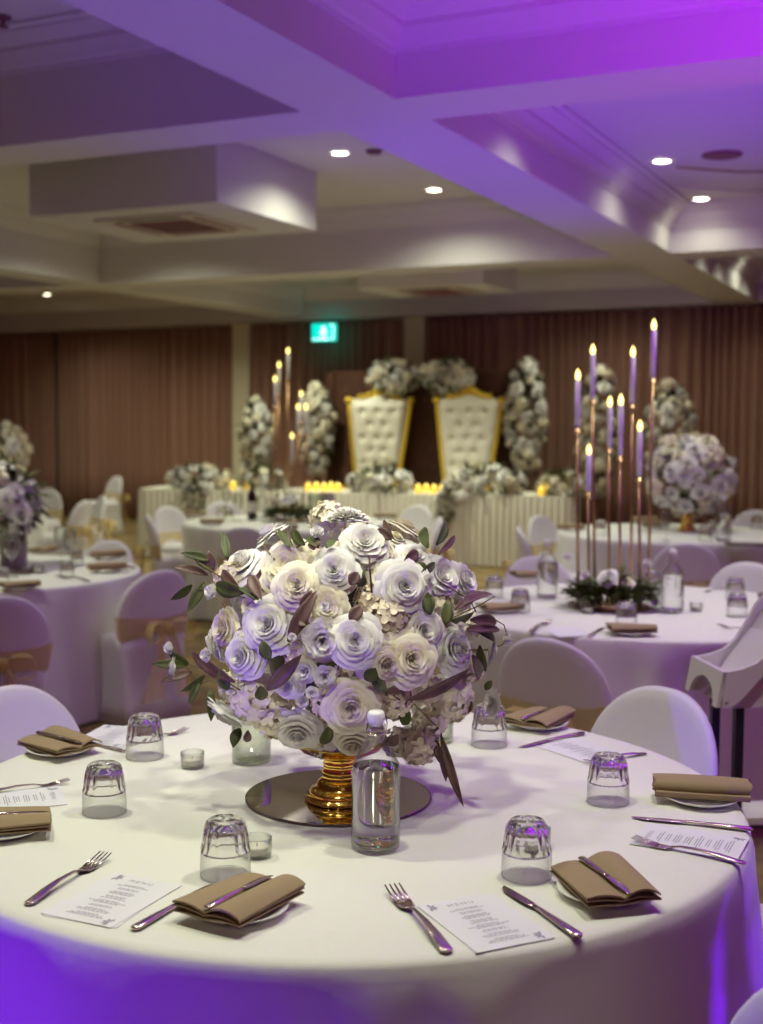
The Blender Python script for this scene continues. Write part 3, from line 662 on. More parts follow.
# tumblers: base centre pixel
for px,py,l in ((145,757,'upturned fluted tumbler beside the far left napkin'),(104.5,812,'upturned fluted tumbler at left between the two left napkins'),(225.5,875,'upturned fluted tumbler behind the nearest napkin'),(526.5,876,'upturned fluted tumbler behind the lower right napkin'),(608,802,'upturned fluted tumbler left of the rolled napkin'),(489,745,'upturned fluted tumbler under the drooping daisy right of the bouquet')):
    tumbler(px,py,l,gG,1.03)
def tealight(px,py,label,group,s=1,z=ZT):
    t=thing('tealight_holder',label,'candle holder',onz(px,py,z),0,group); t.scale=(s,s,s)
    MB().lathe([(.001,0),(.026,0),(.0285,.003),(.0295,.038),(.0285,.039),(.0275,.037),(.0265,.006),(.001,.007)],32).build('glass_cup',M['glass'],t)
    MB().lathe([(.001,.0075),(.0235,.0075),(.024,.020),(.0225,.021),(.001,.0195)],24).build('candle',M['wax'],t)
    MB().tube([(0,0,.019),(0,.001,.026)],.0008,6).build('wick',M['black'],t); return t
gT='clear tealight holders on the foreground table'
tealight(192.5,767,'clear tealight holder left of the round mirror',gT); tealight(257,856,'clear tealight holder half behind the front left tumbler',gT); tealight(536,846,'clear tealight holder half behind the lower right tumbler',gT)
o=MB().lathe([(.001,0),(.046,0),(.049,.004),(.049,.115),(.0475,.116),(.046,.114),(.046,.010),(.001,.012)],40).build('glass_cylinder',M['green'],loc=onz(251.5,761,ZT)); tag(o,'clear green-tinted glass cylinder beneath the left of the bouquet','glass')
o=MB().lathe([(.001,0),(.038,0),(.041,.004),(.041,.09),(.0395,.091),(.038,.089),(.038,.010),(.001,.012)],40).build('glass_cylinder',M['green'],loc=onz(438,741,ZT)); tag(o,'clear glass cylinder mostly hidden behind the right of the bouquet','glass')
# mirror plate + bottle
mc=onz(338.5,797,ZT)
t=thing('mirror_plate','round dark mirror plate under the gold vase','mirror',mc)
MB().lathe([(.001,.0),(.209,.0),(.21,.001),(.21,.004),(.2085,.0052),(.001,.0052)],96).build('mirror_face',M['mirror'],t,sharp=30)
MB().lathe([(.2102,.0003),(.2112,.0008),(.2112,.0045),(.2102,.005)],96).build('mirror_edge',M['slate'],t)
bottle(375.5,847,'clear swing-top bottle of water in front of the gold vase',s=.97)

# ------------------------------------------------------------------ the big bouquet
vb=onz(340,801,ZT)
BQ=thing('flower_arrangement','large round bouquet of white roses, peonies and hydrangeas in a gold footed bowl','flower arrangement',(vb.x,vb.y,ZT+.0055))
inv=Matrix.Translation(BQ.location).inverted()
gv=MB(); gv.lathe([(.001,.0),(.066,.0),(.069,.004),(.067,.010),(.060,.014),(.062,.018),(.056,.026),(.046,.032),(.047,.037),(.038,.046),(.032,.055),(.036,.061),(.036,.067),(.031,.073),(.033,.079),(.033,.086),(.030,.092),(.034,.098),(.055,.104),(.078,.116),(.088,.130),(.090,.133),(.086,.134),(.075,.122),(.03,.112),(.001,.110)],56,wob=lambda u,z:.012*math.sin(u*2*PI*8) if z>.09 else 0)
gv.build('gold_bowl',M['gold'],BQ).scale=(1.16,1.16,1.0)
cen=atd(343,632,2.80); RX,RZ=.285,.265
core=MB(); core.lathe([(.001,-.19),(.09,-.17),(.16,-.10),(.19,0),(.17,.1),(.1,.17),(.001,.2)],20,inv@Matrix.Translation(cen)); core.build('foliage_core',M['leafb'],BQ)
st=MB()
for k in range(10):
    a=k*.63; st.tube([(vb.x+.03*math.cos(a),vb.y+.03*math.sin(a),ZT+.12),cen+Vector((.10*math.cos(a),.10*math.sin(a),-.10))],.005,6,inv)
st.build('stems',M['stem'],BQ)
eye=Vector((0,0,EYE))
def surf(px,py,k=1.0,back=0):
    d=ray(px,py).normalized(); S=Matrix.Diagonal((1/(RX*k),1/(RX*k),1/(RZ*k)))
    o=S@(eye-cen); q=S@d; A=q.dot(q); B=2*o.dot(q); c=o.dot(o)-1; D=B*B-4*A*c
    if D>0: t=(-B-math.sqrt(D))/(2*A)+back
    else: t=-B/(2*A)+back
    p=eye+d*t; n=Vector(((p.x-cen.x)/RX**2,(p.y-cen.y)/RX**2,(p.z-cen.z)/RZ**2)).normalized(); return p,n,t
def flower(me,px,py,rpx,parent=BQ,k=1.0,tilt=.35,dirv=None,name=None,back=0,rnd=random.Random(5)):
    p,n,t=surf(px,py,k,back); r=rpx*t/F_PX
    n2=(n*(1-tilt)+(eye-p).normalized()*tilt+Vector([rnd.uniform(-.12,.12) for _ in range(3)])).normalized() if dirv is None else Vector(dirv).normalized()
    q=n2.to_track_quat('Z','Y')@Quaternion((0,0,1),rnd.random()*6.28)
    return link(name or me.name.split('.')[0],me,parent,inv@(p-n2*.25*r),q,r*rnd.uniform(.98,1.04))
W_,CR=ROSES[:4],ROSES[4:]
fl_=[ # mesh, px, py, radius px, shell scale
 (W_[0],241,562,23,1.0),(PEON[0],288,566,33,1.0),(CR[0],297,585,25,1.08),(W_[1],334,570,24,1.05),(PEON[1],365,541,27,1.08),(PEON[0],344,553,22,.96),(CR[1],384,553,18,.97),
 (W_[3],268,624,29,1.03),(BALL[1],255,606,19,.97),(PEON[0],221,628,21,1.0),(W_[2],241,656,24,1.04),(PEON[0],327,607,24,1.04),(BALL[0],323,641,25,1.07),
 (W_[0],405,586,27,1.1),(CR[0],387,572,20,.98),(W_[1],355,640,27,1.13),(CR[1],387,664,28,1.08),(CR[0],412,659,28,1.12),(W_[2],424,630,25,1.05),(W_[3],457,649,26,1.0),
 (PEON[1],443,575,26,1.02),(PEON[1],466,580,23,.95),(W_[0],414,555,18,.96),(CR[1],396,538,14,.9),
 (HYD[0],388,618,26,.95),(W_[2],297,735,24,1.05),(HYD[1],254,702,30,1.0),(HYD[1],275,718,26,.98),(BALL[0],304,671,15,1.08),(BALL[0],325,677,13,1.1),(W_[1],287,686,16,1.03),
 (CR[0],351,708,28,1.13),(CR[1],353,745,21,1.05),(HYD[1],326,742,22,.95),(HYD[0],396,702,22,1.0),(HYD[1],455,700,26,.97),(HYD[1],433,722,22,1.03),(HYD[0],421,748,23,1.0),(HYD[1],398,744,17,.98),
 (HYD[0],332,705,22,.98),(HYD[0],300,655,20,.9),(HYD[0],289,640,18,.9),(HYD[1],250,640,18,.92),(HYD[0],372,600,20,.9),(HYD[0],440,610,20,.9),(HYD[0],352,672,20,.9),(HYD[0],430,690,18,.9),(HYD[1],235,690,20,.9),(HYD[0],310,560,20,.85),(HYD[1],470,625,18,.88),(HYD[0],370,735,18,.9)]
for me,px,py,r,k_ in fl_: flower(me,px,py,r,k=k_)
right=rt.copy()
p_,_,_=surf(225,718,1.1); flower(MUM[0],225,715,23,k=1.05,dirv=(-.5*right.x+0,-.5*right.y,-.75))
flower(MUM[0],347,514,23,k=1.0,dirv=(.05,-.1,.98)); flower(MUM[0],493,651,15,k=1.0,dirv=right+Vector((0,0,-.15))); flower(MUM[0],172,668,12,k=1.0,dirv=-right); flower(MUM[0],490,702,16,k=1.0,dirv=-right*.8-fw*.3)
for px,py,r in ((317,531,8),(210,591,9),(430,581,8),(508,639,7),(324,606,6),(462,627,6),(312,693,8),(302,702,8),(168,648,7),(205,655,8),(292,637,5)): flower(BALL[0],px,py,r,k=1.18 if 200<px<480 else 1.0,name='flower_bud')
# hidden side of the ball
rnd=random.Random(9)
for i in range(46):
    z=1-2*(i+.5)/46; a=i*2.39996; r_=math.sqrt(1-z*z); n=Vector((r_*math.cos(a),r_*math.sin(a),z))
    if n.dot((eye-cen).normalized())>.12: continue
    p=cen+Vector((n.x*RX,n.y*RX,n.z*RZ)); 
    if p.z<.86: continue
    me=rnd.choice(ROSES+HYD+PEON); link(me.name.split('.')[0],me,BQ,inv@(p*1.0),n.to_track_quat('Z','Y'),rnd.uniform(.042,.055))
# leaves
def P3(px,py,dz=0):
    p,n,t=surf(px,py,1.12); return p
def leafpx(a,b,w,m,k=1.12,dd=0,droop=.15):
    pa=surf(*a,k,dd)[0]; pb=surf(*b,k,dd)[0]; mm=MB(); side=(pb-pa).cross(fw+Vector((random.uniform(-.5,.5),random.uniform(-.5,.5),random.uniform(-.5,.5))))
    leaf(mm,inv@pa,inv@pb,w,droop,side); o=mm.build('leaf',m,BQ); q=o.modifiers.new('s','SOLIDIFY'); q.thickness=.0006; return o
G,D_=M['leaf'],M['leafdark']
for a,b,w,m_ in [((212,560),(180,553),.024,G),((208,575),(173,567),.022,D_),((212,573),(209,550),.026,D_),((228,560),(223,532),.024,G),((192,585),(170,600),.024,G),((205,582),(187,613),.026,G),((215,568),(196,562),.026,G),((245,592),(215,585),.040,G),((240,590),(222,570),.03,D_),((258,600),(238,588),.03,G),((250,575),(262,600),.03,D_),
 ((188,665),(150,664),.024,G),((192,672),(160,682),.024,D_),((189,664),(167,650),.024,G),((205,675),(180,692),.02,G),((210,690),(211,722),.024,G),((200,680),(188,705),.02,G),((235,682),(190,650),.03,D_),((226,676),(200,655),.028,D_),((228,690),(220,668),.03,G),((240,728),(233,748),.03,G),((248,730),(247,742),.02,D_),
 ((288,642),(317,590),.034,D_),((300,610),(312,590),.026,D_),((267,690),(302,654),.034,D_),((408,700),(470,668),.032,D_),((440,752),(446,782),.022,D_),((441,735),(464,808),.024,D_),((436,740),(441,765),.02,D_),
 ((428,548),(424,527),.028,G),((436,545),(446,520),.026,G),((438,555),(455,535),.016,D_),((404,562),(418,551),.03,D_),((420,575),(435,562),.02,G),((425,572),(418,562),.026,G),
 ((430,615),(428,592),.03,G),((445,625),(447,600),.03,G),((450,620),(475,610),.03,G),((455,610),(483,592),.022,D_),((462,605),(493,594),.022,D_),((470,620),(497,622),.03,D_),((478,632),(495,640),.026,G),((465,630),(500,630),.026,D_),((480,645),(486,672),.026,G),((472,655),(478,680),.03,D_),
 ((305,545),(293,530),.028,G),((290,548),(278,530),.02,G),((318,548),(308,536),.03,G),((326,548),(336,540),.02,G),((314,550),(316,540),.03,D_),((376,530),(392,540),.03,D_),((384,520),(395,540),.02,D_),((350,585),(358,572),.03,D_),((350,622),(362,605),.03,D_),((365,680),(376,668),.04,G),((376,690),(384,680),.04,G),((270,660),(262,640),.03,G),((262,700),(260,685),.03,G),((300,620),(308,625),.03,D_),((472,702),(462,715),.024,D_),((485,690),(492,680),.018,G),((330,725),(322,745),.03,G),((398,735),(385,745),.03,D_),((410,712),(402,725),.03,G)]:
    leafpx(a,b,w*1.05,m_)
# fine branches and tall stems
br=MB()
for pts in ([(255,600),(225,580),(195,560)],[(245,598),(215,590),(195,590)],[(240,690),(210,672),(185,662)],[(235,690),(210,680),(185,690)],[(448,620),(480,605),(495,596)],[(465,650),(485,650),(493,650)],[(485,650),(502,645),(508,638),(504,625),(496,620)],[(400,690),(440,730),(446,752)],[(275,560),(263,545),(272,532),(288,532),(292,545)],[(296,548),(318,535),(317,531)],[(326,545),(333,535),(326,525)],[(225,605),(215,597),(210,592)],[(440,582),(470,600),(476,612)],[(400,700),(385,690)],[(298,640),(310,650)]):
    br=MB(); br.tube([inv@surf(x,y,1.08)[0] for x,y in pts],.0016,5); br.build('twig',M['stem'],BQ)
sm=MB(); sm.tube([inv@surf(343,542,.95)[0],inv@surf(346,518,1.0)[0]],.0022,6); sm.tube([inv@surf(372,596,.95)[0],inv@surf(369,556,1.15)[0]],.0022,6); sm.build('tall_stem',M['slate'],BQ)

# ------------------------------------------------------------------ generic arrangements further back
def foliage_mesh(n,rx,ry,rz,seed,L=.09):
    rnd=random.Random(seed); m=MB()
    for i in range(n):
        d=Vector((rnd.gauss(0,1),rnd.gauss(0,1),rnd.gauss(0,1))).normalized(); p=Vector((d.x*rx*.75,d.y*ry*.75,d.z*rz*.75)); l=L*rnd.uniform(.7,1.3)
        q=(d+Vector([rnd.uniform(-.5,.5) for _ in range(3)])).normalized(); leaf(m,p,p+q*l,l*.38,.2,nv=4)
    return m
def arrange(t,c,rx,ry,rz,n,fs,seed,meshes=None,a=0,folL=.09,nleaf=90,zmin=None,core=True):
    """flowers on an ellipsoid round local point c of thing t"""
    rnd=random.Random(seed); meshes=meshes or ROSES+HYD+PEON; Rz=Matrix.Rotation(a,4,'Z'); c=Vector(c)
    for i in range(n):
        z=1-2*(i+.5)/n; an=i*2.39996+rnd.uniform(-.2,.2); r_=math.sqrt(1-z*z); d=Vector((r_*math.cos(an),r_*math.sin(an),z)); k_=rnd.uniform(.88,1.1)
        p=Rz@Vector((d.x*rx*k_,d.y*ry*k_,d.z*rz*k_)); nrm=(Rz@Vector((d.x/rx,d.y/ry,d.z/rz))).normalized()
        if zmin is not None and (c+p).z<zmin: continue
        me=rnd.choice(meshes); link(me.name.split('.')[0],me,t,c+p,(nrm+Vector([rnd.uniform(-.3,.3) for _ in range(3)])).normalized().to_track_quat('Z','Y'),fs*rnd.uniform(.75,1.25))
    m=foliage_mesh(nleaf,rx,ry,rz,seed,folL); T=Matrix.Translation(c)@Rz; m.v=[tuple(T@Vector(v)) for v in m.v]
    if zmin is not None: m.v=[(x,y,max(z,zmin)) for x,y,z in m.v]
    m.build('foliage',M['leafb'],t)
# back right table bouquet in a gold footed vase
p=onz(687,531,ZT); t=thing('flower_arrangement','big white flower ball in a gold footed bowl on the back right table','flower arrangement',p)
link('gold_bowl',gv.mesh('gold_bowl',M['gold']),t,(0,0,0),None,1.15); sc_y=10.3/F_PX
arrange(t,(0,0,.45),.32,.32,.29,64,.072,3,nleaf=160,folL=.12)
# left-edge table bouquet in grey vase
p=onz(14,568,ZT); t=thing('flower_arrangement','white flower bunch in a grey cylinder vase on the left-edge table','flower arrangement',p)
MB().lathe([(.001,0),(.075,0),(.075,.20),(.068,.20),(.068,.02),(.001,.02)],28).build('grey_vase',M['concrete'],t,sharp=40)
dl_=rt*(-.10)
arrange(t,(dl_.x,dl_.y,.36),.25,.25,.20,44,.065,5,meshes=MUM+PEON+ROSES[:2],nleaf=140,folL=.15)
tag(MB().box((-.13,-.11,0),(.13,.11,.012)).build('slate_base',M['slate'],loc=onz(12,572,ZT-.0005),rz=R(25)),'dark square base under the grey vase at left','tray').location.z=ZT
for o in C.objects:
    if o.get('label','').startswith('white flower bunch in a grey'): o.location.z=ZT+.0125
# far left blurred flowers
p=onz(2,495,ZT); t=thing('flower_arrangement','blurred white flower ball on the farthest left table','flower arrangement',p)
MB().lathe([(.001,0),(.05,0),(.02,.03),(.02,.22),(.05,.26),(.001,.24)],16).build('gold_stand',M['gold'],t)
arrange(t,(0,0,.5),.26,.26,.26,36,.08,6,nleaf=80,folL=.12)
# ------------------------------------------------------------------ bridal table
BA=Vector((-8.98,12.0,0)); BB=Vector((-3.98,13.18,0)); bd=(BB-BA); bl=bd.length; ba=math.atan2(bd.y,bd.x); BH=.8
bt=thing('bridal_table','long bridal table behind the round tables, in front of the thrones','table',BA,ba)
MB().box((.03,.03,BH-.03),(bl-.03,.77,BH-.006)).build('tabletop',M['wood'],bt,smooth=False)
for x in (.2,bl/2,bl-.2):
    for y in (.12,.68): MB().box((x-.02,y-.02,0),(x+.02,y+.02,BH-.03)).build('leg',M['black'],bt,smooth=False)
m=MB(); per=[]; rad=.12
def rrect(x0,y0,x1,y1,r,step=.011):
    pts=[]; segs=[((x0+r,y0),(x1-r,y0),(0,-1)),((x1-r,y0+r),-90),((x1,y0+r),(x1,y1-r),(1,0)),((x1-r,y1-r),0),((x1-r,y1),(x0+r,y1),(0,1)),((x0+r,y1-r),90),((x0,y1-r),(x0,y0+r),(-1,0)),((x0+r,y0+r),180)]
    for s in segs:
        if len(s)==3:
            a,b,n=s; L=math.hypot(b[0]-a[0],b[1]-a[1]); k_=int(L/step)
            for i in range(k_): pts.append((a[0]+(b[0]-a[0])*i/k_,a[1]+(b[1]-a[1])*i/k_,n[0],n[1]))
        else:
            c,a0=s; k_=int(r*PI/2/step)
            for i in range(k_): a=R(a0+90*i/k_); pts.append((c[0]+r*math.cos(a),c[1]+r*math.sin(a),math.cos(a),math.sin(a)))
    return pts
pts=rrect(0,0,bl,.8,rad); rings=[]
for z,am in ((BH-.003,0),(BH-.012,.002),(BH-.03,.007),(BH*.5,.014),(.01,.020)):
    rings.append([(x+nx*(am*math.sin(i*.011*2*PI/.075)+am*.7),y+ny*(am*math.sin(i*.011*2*PI/.075)+am*.7),z) for i,(x,y,nx,ny) in enumerate(pts)])
m.loft(rings,caps=False); o=m.build('table_skirt',M['skirt'],loc=BA,rz=ba); tag(o,'ivory pleated skirt hanging round the long bridal table','table skirt')
m=MB(); q=rrect(.0,.0,bl,.8,rad,.05); m.loft([[(x,y,BH-.0025) for x,y,_,_ in q],[(x,y,BH) for x,y,_,_ in q]]); o=m.build('tablecloth',M['skirt'],loc=BA,rz=ba,sharp=40); tag(o,'ivory flat cloth on top of the long bridal table','tablecloth','bridal table linen')
def bpos(px,off):   # point on the bridal table top at pixel x, off metres behind its front edge
    for i in range(2001):
        s=bl*i/2000; w_=BA+bd.normalized()*s+Vector((-math.sin(ba),math.cos(ba),0))*off
        if px_of((w_.x,w_.y,BH))>=px: break
    return Vector((w_.x,w_.y,BH+.001))
for px,off,rx,rz_,n,label,sd in ((199,.22,.36,.15,34,'white flower runner on the bridal table at its left end',1),(262,.3,.26,.14,24,'white flower runner on the bridal table behind the wine bottle',2),(380,.18,.38,.15,34,'low white flower spray on the bridal table before the left throne',3),(486,.15,.46,.17,44,'white flower runner cascading over the bridal table edge before the right throne',4),(563,.2,.30,.14,30,'white flower cluster at the right end of the bridal table',5)):
    b_=bpos(px,off); t=thing('flower_arrangement',label,'flower arrangement',b_,ba,'flower arrangements along the bridal table')
    arrange(t,(0,0,rz_*.75),rx,.17,rz_,n,.062,sd+20,nleaf=130,folL=.13,zmin=.01,meshes=ROSES+PEON+BALL)
    if sd in (1,4):   # trailing greenery over the front edge
        m=foliage_mesh(70,.10,.03,.20,sd,.10); x_=.05 if sd==1 else -.42; m.v=[(x+x_,min(y,.0)-off-.07,z-.10) for x,y,z in m.v]; m.build('trailing_leaves',M['leafb'],t)
        for k_ in range(5): link('rose',ROSES[k_%4],t,(x_+random.uniform(-.12,.2),-off-.05,random.uniform(-.05,.06)),Vector((0,-1,.3)).normalized().to_track_quat('Z','Y'),.055)
vt=[]
for px,off in ((233,.15),(246,.3),(308,.12),(316,.25),(324,.15),(331,.28),(338,.15),(418,.12),(426,.26),(434,.14),(442,.28),(450,.15),(541,.1),(548,.24)):
    b_=bpos(px,off); t=thing('amber_votive','x','candle',b_,0,'amber votive candles on the bridal table')
    MB().lathe([(.001,0),(.03,0),(.036,.01),(.038,.085),(.034,.085),(.032,.012),(.001,.010)],16).build('glass_cup',M['votive'],t)
    MB().lathe([(.001,.012),(.028,.012),(.028,.05),(.001,.052)],12).build('wax',M['wax'],t)
    MB().lathe([(.001,.053),(.010,.063),(.013,.078),(.006,.10),(.001,.108)],10).build('flame',M['flame'],t); vt.append((px,t))
ordinal(vt,'{} of the glowing amber votives on the bridal table')
# thrones
def throne(px,label):
    c=onY(px,470,14.5); t=thing('throne_chair',label,'throne',(c.x,c.y,0),R(9),'white and gold thrones'); t.scale=(1.10,1,1.0)
    top=1.88; 
    def W(z): return .225+.185*((z-.45)/(top-.45))**.85
    L=[]
    zs=[.45+(top-.45)*i/14 for i in range(15)]
    def outline(ins):
        left=[(-W(z)+ins,z) for z in zs]; crown=[(-W(top)+.03+ins,top+.03-ins*.5),(-.26,top+.015-ins),(-.18,top+.03-ins),(-.12,top+.08-ins),(-.05,top+.115-ins),(0,top+.125-ins)]
        return left+crown+[(-x,z) for x,z in reversed(crown[:-1])]+[(-x,z) for x,z in reversed(left)]
    o_=outline(0); i_=outline(.045); yb=lambda z:.25+.10*(z-.45)
    m=MB(); rings=[[(x,yb(z),z) for x,z in o_],[(x*.99,yb(z)-.045,z) for x,z in o_],[(x,yb(z)-.05,z) for x,z in i_],[(x,yb(z)-.01,z) for x,z in i_]]
    m.loft(rings,closed=True)
    m.build('gold_frame',M['throne_gold'],t,sharp=40)
    b=MB(); b.add([(x,yb(z)+.005,z) for x,z in o_],[tuple(range(len(o_)))]); b.build('back_panel',M['throne_gold'],t,smooth=False)
    # carved crest scrolls
    s=MB()
    for k_ in range(9):
        x=-.24+.06*k_; z=top+.05+.10*math.exp(-(x/.12)**2); s.lathe([(.001,-.045),(.036,-.025),(.046,0),(.036,.025),(.001,.045)],10,Matrix.Translation((x,yb(z)-.03,z)))
    s.build('crest',M['throne_gold'],t)
    for sx in (-1,1): MB().lathe([(.001,-.05),(.04,-.03),(.05,0),(.04,.03),(.001,.05)],12,Matrix.Translation((sx*(W(top)-.02),yb(top)-.03,top+.01))).build('corner_scroll',M['throne_gold'],t)
    # tufted upholstery
    m=MB()
    tufts=[]
    for r_ in range(7):
        z=top-.14-r_*.17; n=3 if r_%2==0 else 2
        for c_ in range(n): tufts.append(((c_-(n-1)/2)*.185*(W(z)/.38)**.9,z))
    def f(u,v):
        z=.47+(top+.03-.47)*v; w_=W(min(z,top))-.045; x=(u*2-1)*w_
        zz=z+ (.05*math.exp(-(x/.14)**2) if v>.97 else 0)
        e=min(1,(1-abs(u*2-1))*5)*min(1,(1-v)*14); y=yb(z)-.03-.07*e**.6
        for a,b_ in tufts:
            d=((x-a)**2+(z-b_)**2); y+=.055*math.exp(-d/.0016)
        # diamond creases
        y+=.012*abs(math.sin((x/.185+(z/.34))*PI))**8*0
        return (x,y,zz)
    m.grid(f,37,90); m.build('tufted_back',M['leather'],t)
    for a,b_ in tufts:
        bt_=MB(); bt_.lathe([(.001,-.01),(.012,-.004),(.012,.004),(.001,.01)],8,Matrix.Translation((a,yb(b_)-.055,b_))@Matrix.Rotation(PI/2,4,'X'))
        bt_.build('tufting_button',M['leather'],t)
    s=MB(); rg=[]
    for z,k_ in ((.36,1),(.44,1.02),(.49,.97),(.51,.8)): rg.append([(.30*k_*math.copysign(abs(math.cos(a))**.5,math.cos(a)),-.03+.28*k_*math.copysign(abs(math.sin(a))**.5,math.sin(a)),z) for a in [2*PI*j/28 for j in range(28)]])
    s.loft(rg); s.build('seat_cushion',M['leather'],t)
    s=MB(); s.box((-.31,-.31,.28),(.31,.26,.36)); s.build('seat_rail',M['throne_gold'],t,smooth=False)
    for sx in (-1,1):
        MB().tube([(sx*.30,.22,.72),(sx*.33,0,.74),(sx*.33,-.22,.70),(sx*.33,-.27,.64),(sx*.31,-.26,.45),(sx*.30,-.27,.30)],[.03,.035,.04,.035,.03,.03],8).build('armrest',M['throne_gold'],t)
        for yy in (-.27,.22): MB().tube([(sx*.27,yy,.30),(sx*.30,yy,.18),(sx*.26,yy,.06),(sx*.28,yy,0)],[.04,.035,.025,.03],8).build('leg',M['throne_gold'],t)
throne(371,'white tufted throne with gold frame, left of the pair'); throne(462,'white tufted throne with gold frame, right of the pair')
# wooden backdrop frame behind the thrones
fx0,fx1=onY(333,380,15.25).x,onY(512,380,15.25).x
t=thing('backdrop_frame','dark brown wooden backdrop frame behind the thrones','frame',((fx0+fx1)/2,15.22,0)); hw=(fx1-fx0)/2; zt=2.28
for s_ in (-1,1): MB().box((s_*hw-.05,-.05,0),(s_*hw+.05,.05,zt)).build('post',M['wood'],t,smooth=False)
for s_ in (-.33,.33): MB().box((s_*hw-.03,-.04,0),(s_*hw+.03,.04,zt-.08)).build('inner_post',M['wood'],t,smooth=False)
m=MB()
for i in range(14): z=zt-.06-i*.165; m.box((-hw,-.012+.006*(i%2),z-.0825),(hw,.012+.006*(i%2),z+.0825))
m.build('slat_panel',M['wood'],t,smooth=False)
def hang(name,label,px,py,rx,rz_,n,seed,Y=15.12,ry=.16,g=None,base=False):
    c=onY(px,py,Y); t=thing('flower_garland' if not base else 'flower_column',label,'flowers',(c.x,c.y,0 if base else c.z-rz_),0,g)
    cz=c.z if base else rz_
    arrange(t,(0,0,cz),rx,ry,rz_,n,.078,seed,nleaf=150,folL=.16)
    if base: 
        MB().lathe([(.001,0),(.20,0),(.20,.02),(.03,.04),(.03,max(.1,cz-rz_+.1)),(.001,max(.1,cz-rz_+.1))],16).build('stand',M['wood'],t,sharp=40)
hang('g','white rose garland on top of the backdrop above the left throne',393,378,.33,.20,42,31,Y=14.93,ry=.12,g='rose garlands on top of the backdrop')
hang('g','white rose garland on top of the backdrop above the right throne',448,377,.33,.20,42,32,Y=14.93,ry=.12,g='rose garlands on top of the backdrop')
gC='tall flower columns along the backdrop'
for px,py,rx,rz_,n,l,sd in ((257,438,.22,.56,50,'leftmost tall flower column before the curtain',41),(317,428,.24,.60,56,'tall flower column just left of the thrones, below the exit sign',42),(525,415,.24,.68,60,'tall flower column just right of the right throne',43),(598,432,.22,.80,60,'tall flower column behind the tall taper candles',44),(670,425,.26,.48,50,'rightmost tall flower column behind the back right table',45)):
    hang('c',l,px,py,rx,rz_,n,sd,Y=15.0,ry=.2,g=gC,base=True)

# ------------------------------------------------------------------ candelabra
def candelabra(base,tips,label,seed,clen,tlabel,gname,stemr=.007,purple=True):
    t=thing('candelabra',label,'candelabra',(base.x,base.y,ZT))
    MB().lathe([(.001,0),(.17,0),(.175,.004),(.17,.010),(.001,.012)],40).build('base_disc',M['rosegold'],t)
    tw=[]
    for i,(tip,foot) in enumerate(tips):
        L=Vector((tip.x-base.x,tip.y-base.y,tip.z-ZT)); f_=Vector((foot[0],foot[1],.012)); zc=L.z-clen[i]
        topp=Vector((L.x,L.y,zc)); MB().tube([f_,topp],[stemr,stemr*.8],8).build('stem',M['rosegold'],t)
        MB().lathe([(.001,0),(.02,.002),(.022,.006),(.013,.008),(.012,.03),(.001,.03)],12,Matrix.Translation(topp-Vector((0,0,.03)))).build('candle_cup',M['rosegold'],t)
        c=thing('taper_candle','x','candle',(tip.x,tip.y,ZT+zc),0,gname); h_=clen[i]-.05
        MB().lathe([(.001,0),(.0135,0),(.013,h_),(.009,h_+.006),(.001,h_+.007)],14).build('wax_stick',M['led'],c)
        MB().lathe([(.001,h_+.003),(.010,h_+.010),(.013,h_+.024),(.008,h_+.042),(.001,h_+.056)],12).build('flame',M['flame'],c)
        tw.append((px_of(tip),c))
    ordinal(tw,'{} of the '+tlabel)
    # ring of greenery with a few roses
    rnd=random.Random(seed); m=MB()
    for i in range(420):
        a=rnd.random()*2*PI; r_=.13*math.sqrt(rnd.random())+.05; p=Vector((r_*math.cos(a),r_*math.sin(a),.02+.13*rnd.random()*(1.1-r_/.25))); d=Vector((math.cos(a),math.sin(a),rnd.uniform(-.1,.9))).normalized(); l=rnd.uniform(.05,.10)
        q=p+d*l; q.z=max(q.z,.015); leaf(m,p,q,l*.4,.2,nv=4)
    m.build('foliage',M['leaf'],t)
    return t
b2=onz(612,607,ZT); dist=math.hypot(b2.x,b2.y)
pt=[(578,370,.20,.0),(593,345,.17,.04),(633,347,.19,.05),(654,320,.20,.03),(610,397,.17,-.03),(621,395,.19,-.06),(640,421,.19,-.05),(589,445,.16,.06)]
tips=[]
for (px,py,cl,dd),foot in zip(pt,((578,608),(595,602),(631,598),(648,602),(609,600),(620,612),(640,609),(589,600))):
    f=onz(*foot,ZT)-b2; dst=math.hypot(b2.x+f.x,b2.y+f.y); tips.append((atd(px,py,dst),(f.x,f.y)))
cd=candelabra(b2,tips,'rose-gold candelabra of eight thin stems rising from a greenery ring on the right-hand table',8,[.26,.25,.27,.27,.24,.27,.25,.22],'tall LED taper candles on the right-hand candelabra','taper candles on the right-hand candelabra',.0075)
for px,py,r,me in ((609,578,.05,ROSES[0]),(626,584,.04,CR[0]),(573,605,.022,BALL[1]),(583,606,.024,BALL[1]),(593,603,.02,BALL[1]),(598,597,.022,BALL[1]),(589,600,.018,BALL[0])):
    p=atd(px,py,dist-.08); link('rose',me,cd,p-cd.location,(Vector((-.2*0,-.5,.8))-fw*.3).normalized().to_track_quat('Z','Y'),r)
for px,py in ((568,556),(585,574),(647,563),(640,598),(655,602)):
    p=atd(px,py,dist-.05); link('chrysanthemum',MUM[0],cd,p-cd.location,(-fw+Vector((0,0,.5))).normalized().to_track_quat('Z','Y'),.022)
b4=onz(290,521,ZT); tips=[]
for px,py,dd in ((288,348,.02),(279,362,-.04),(275,376,-.09),(301,391,.06),(298,404,0),(306,404,.08),(292,433,0)):
    f=Vector((onz(px+(3 if px<285 else 0),520,ZT).x-b4.x,dd,0)); dst=math.hypot(b4.x+f.x,b4.y+dd); tips.append((atd(px,py,dst),(f.x,f.y)))
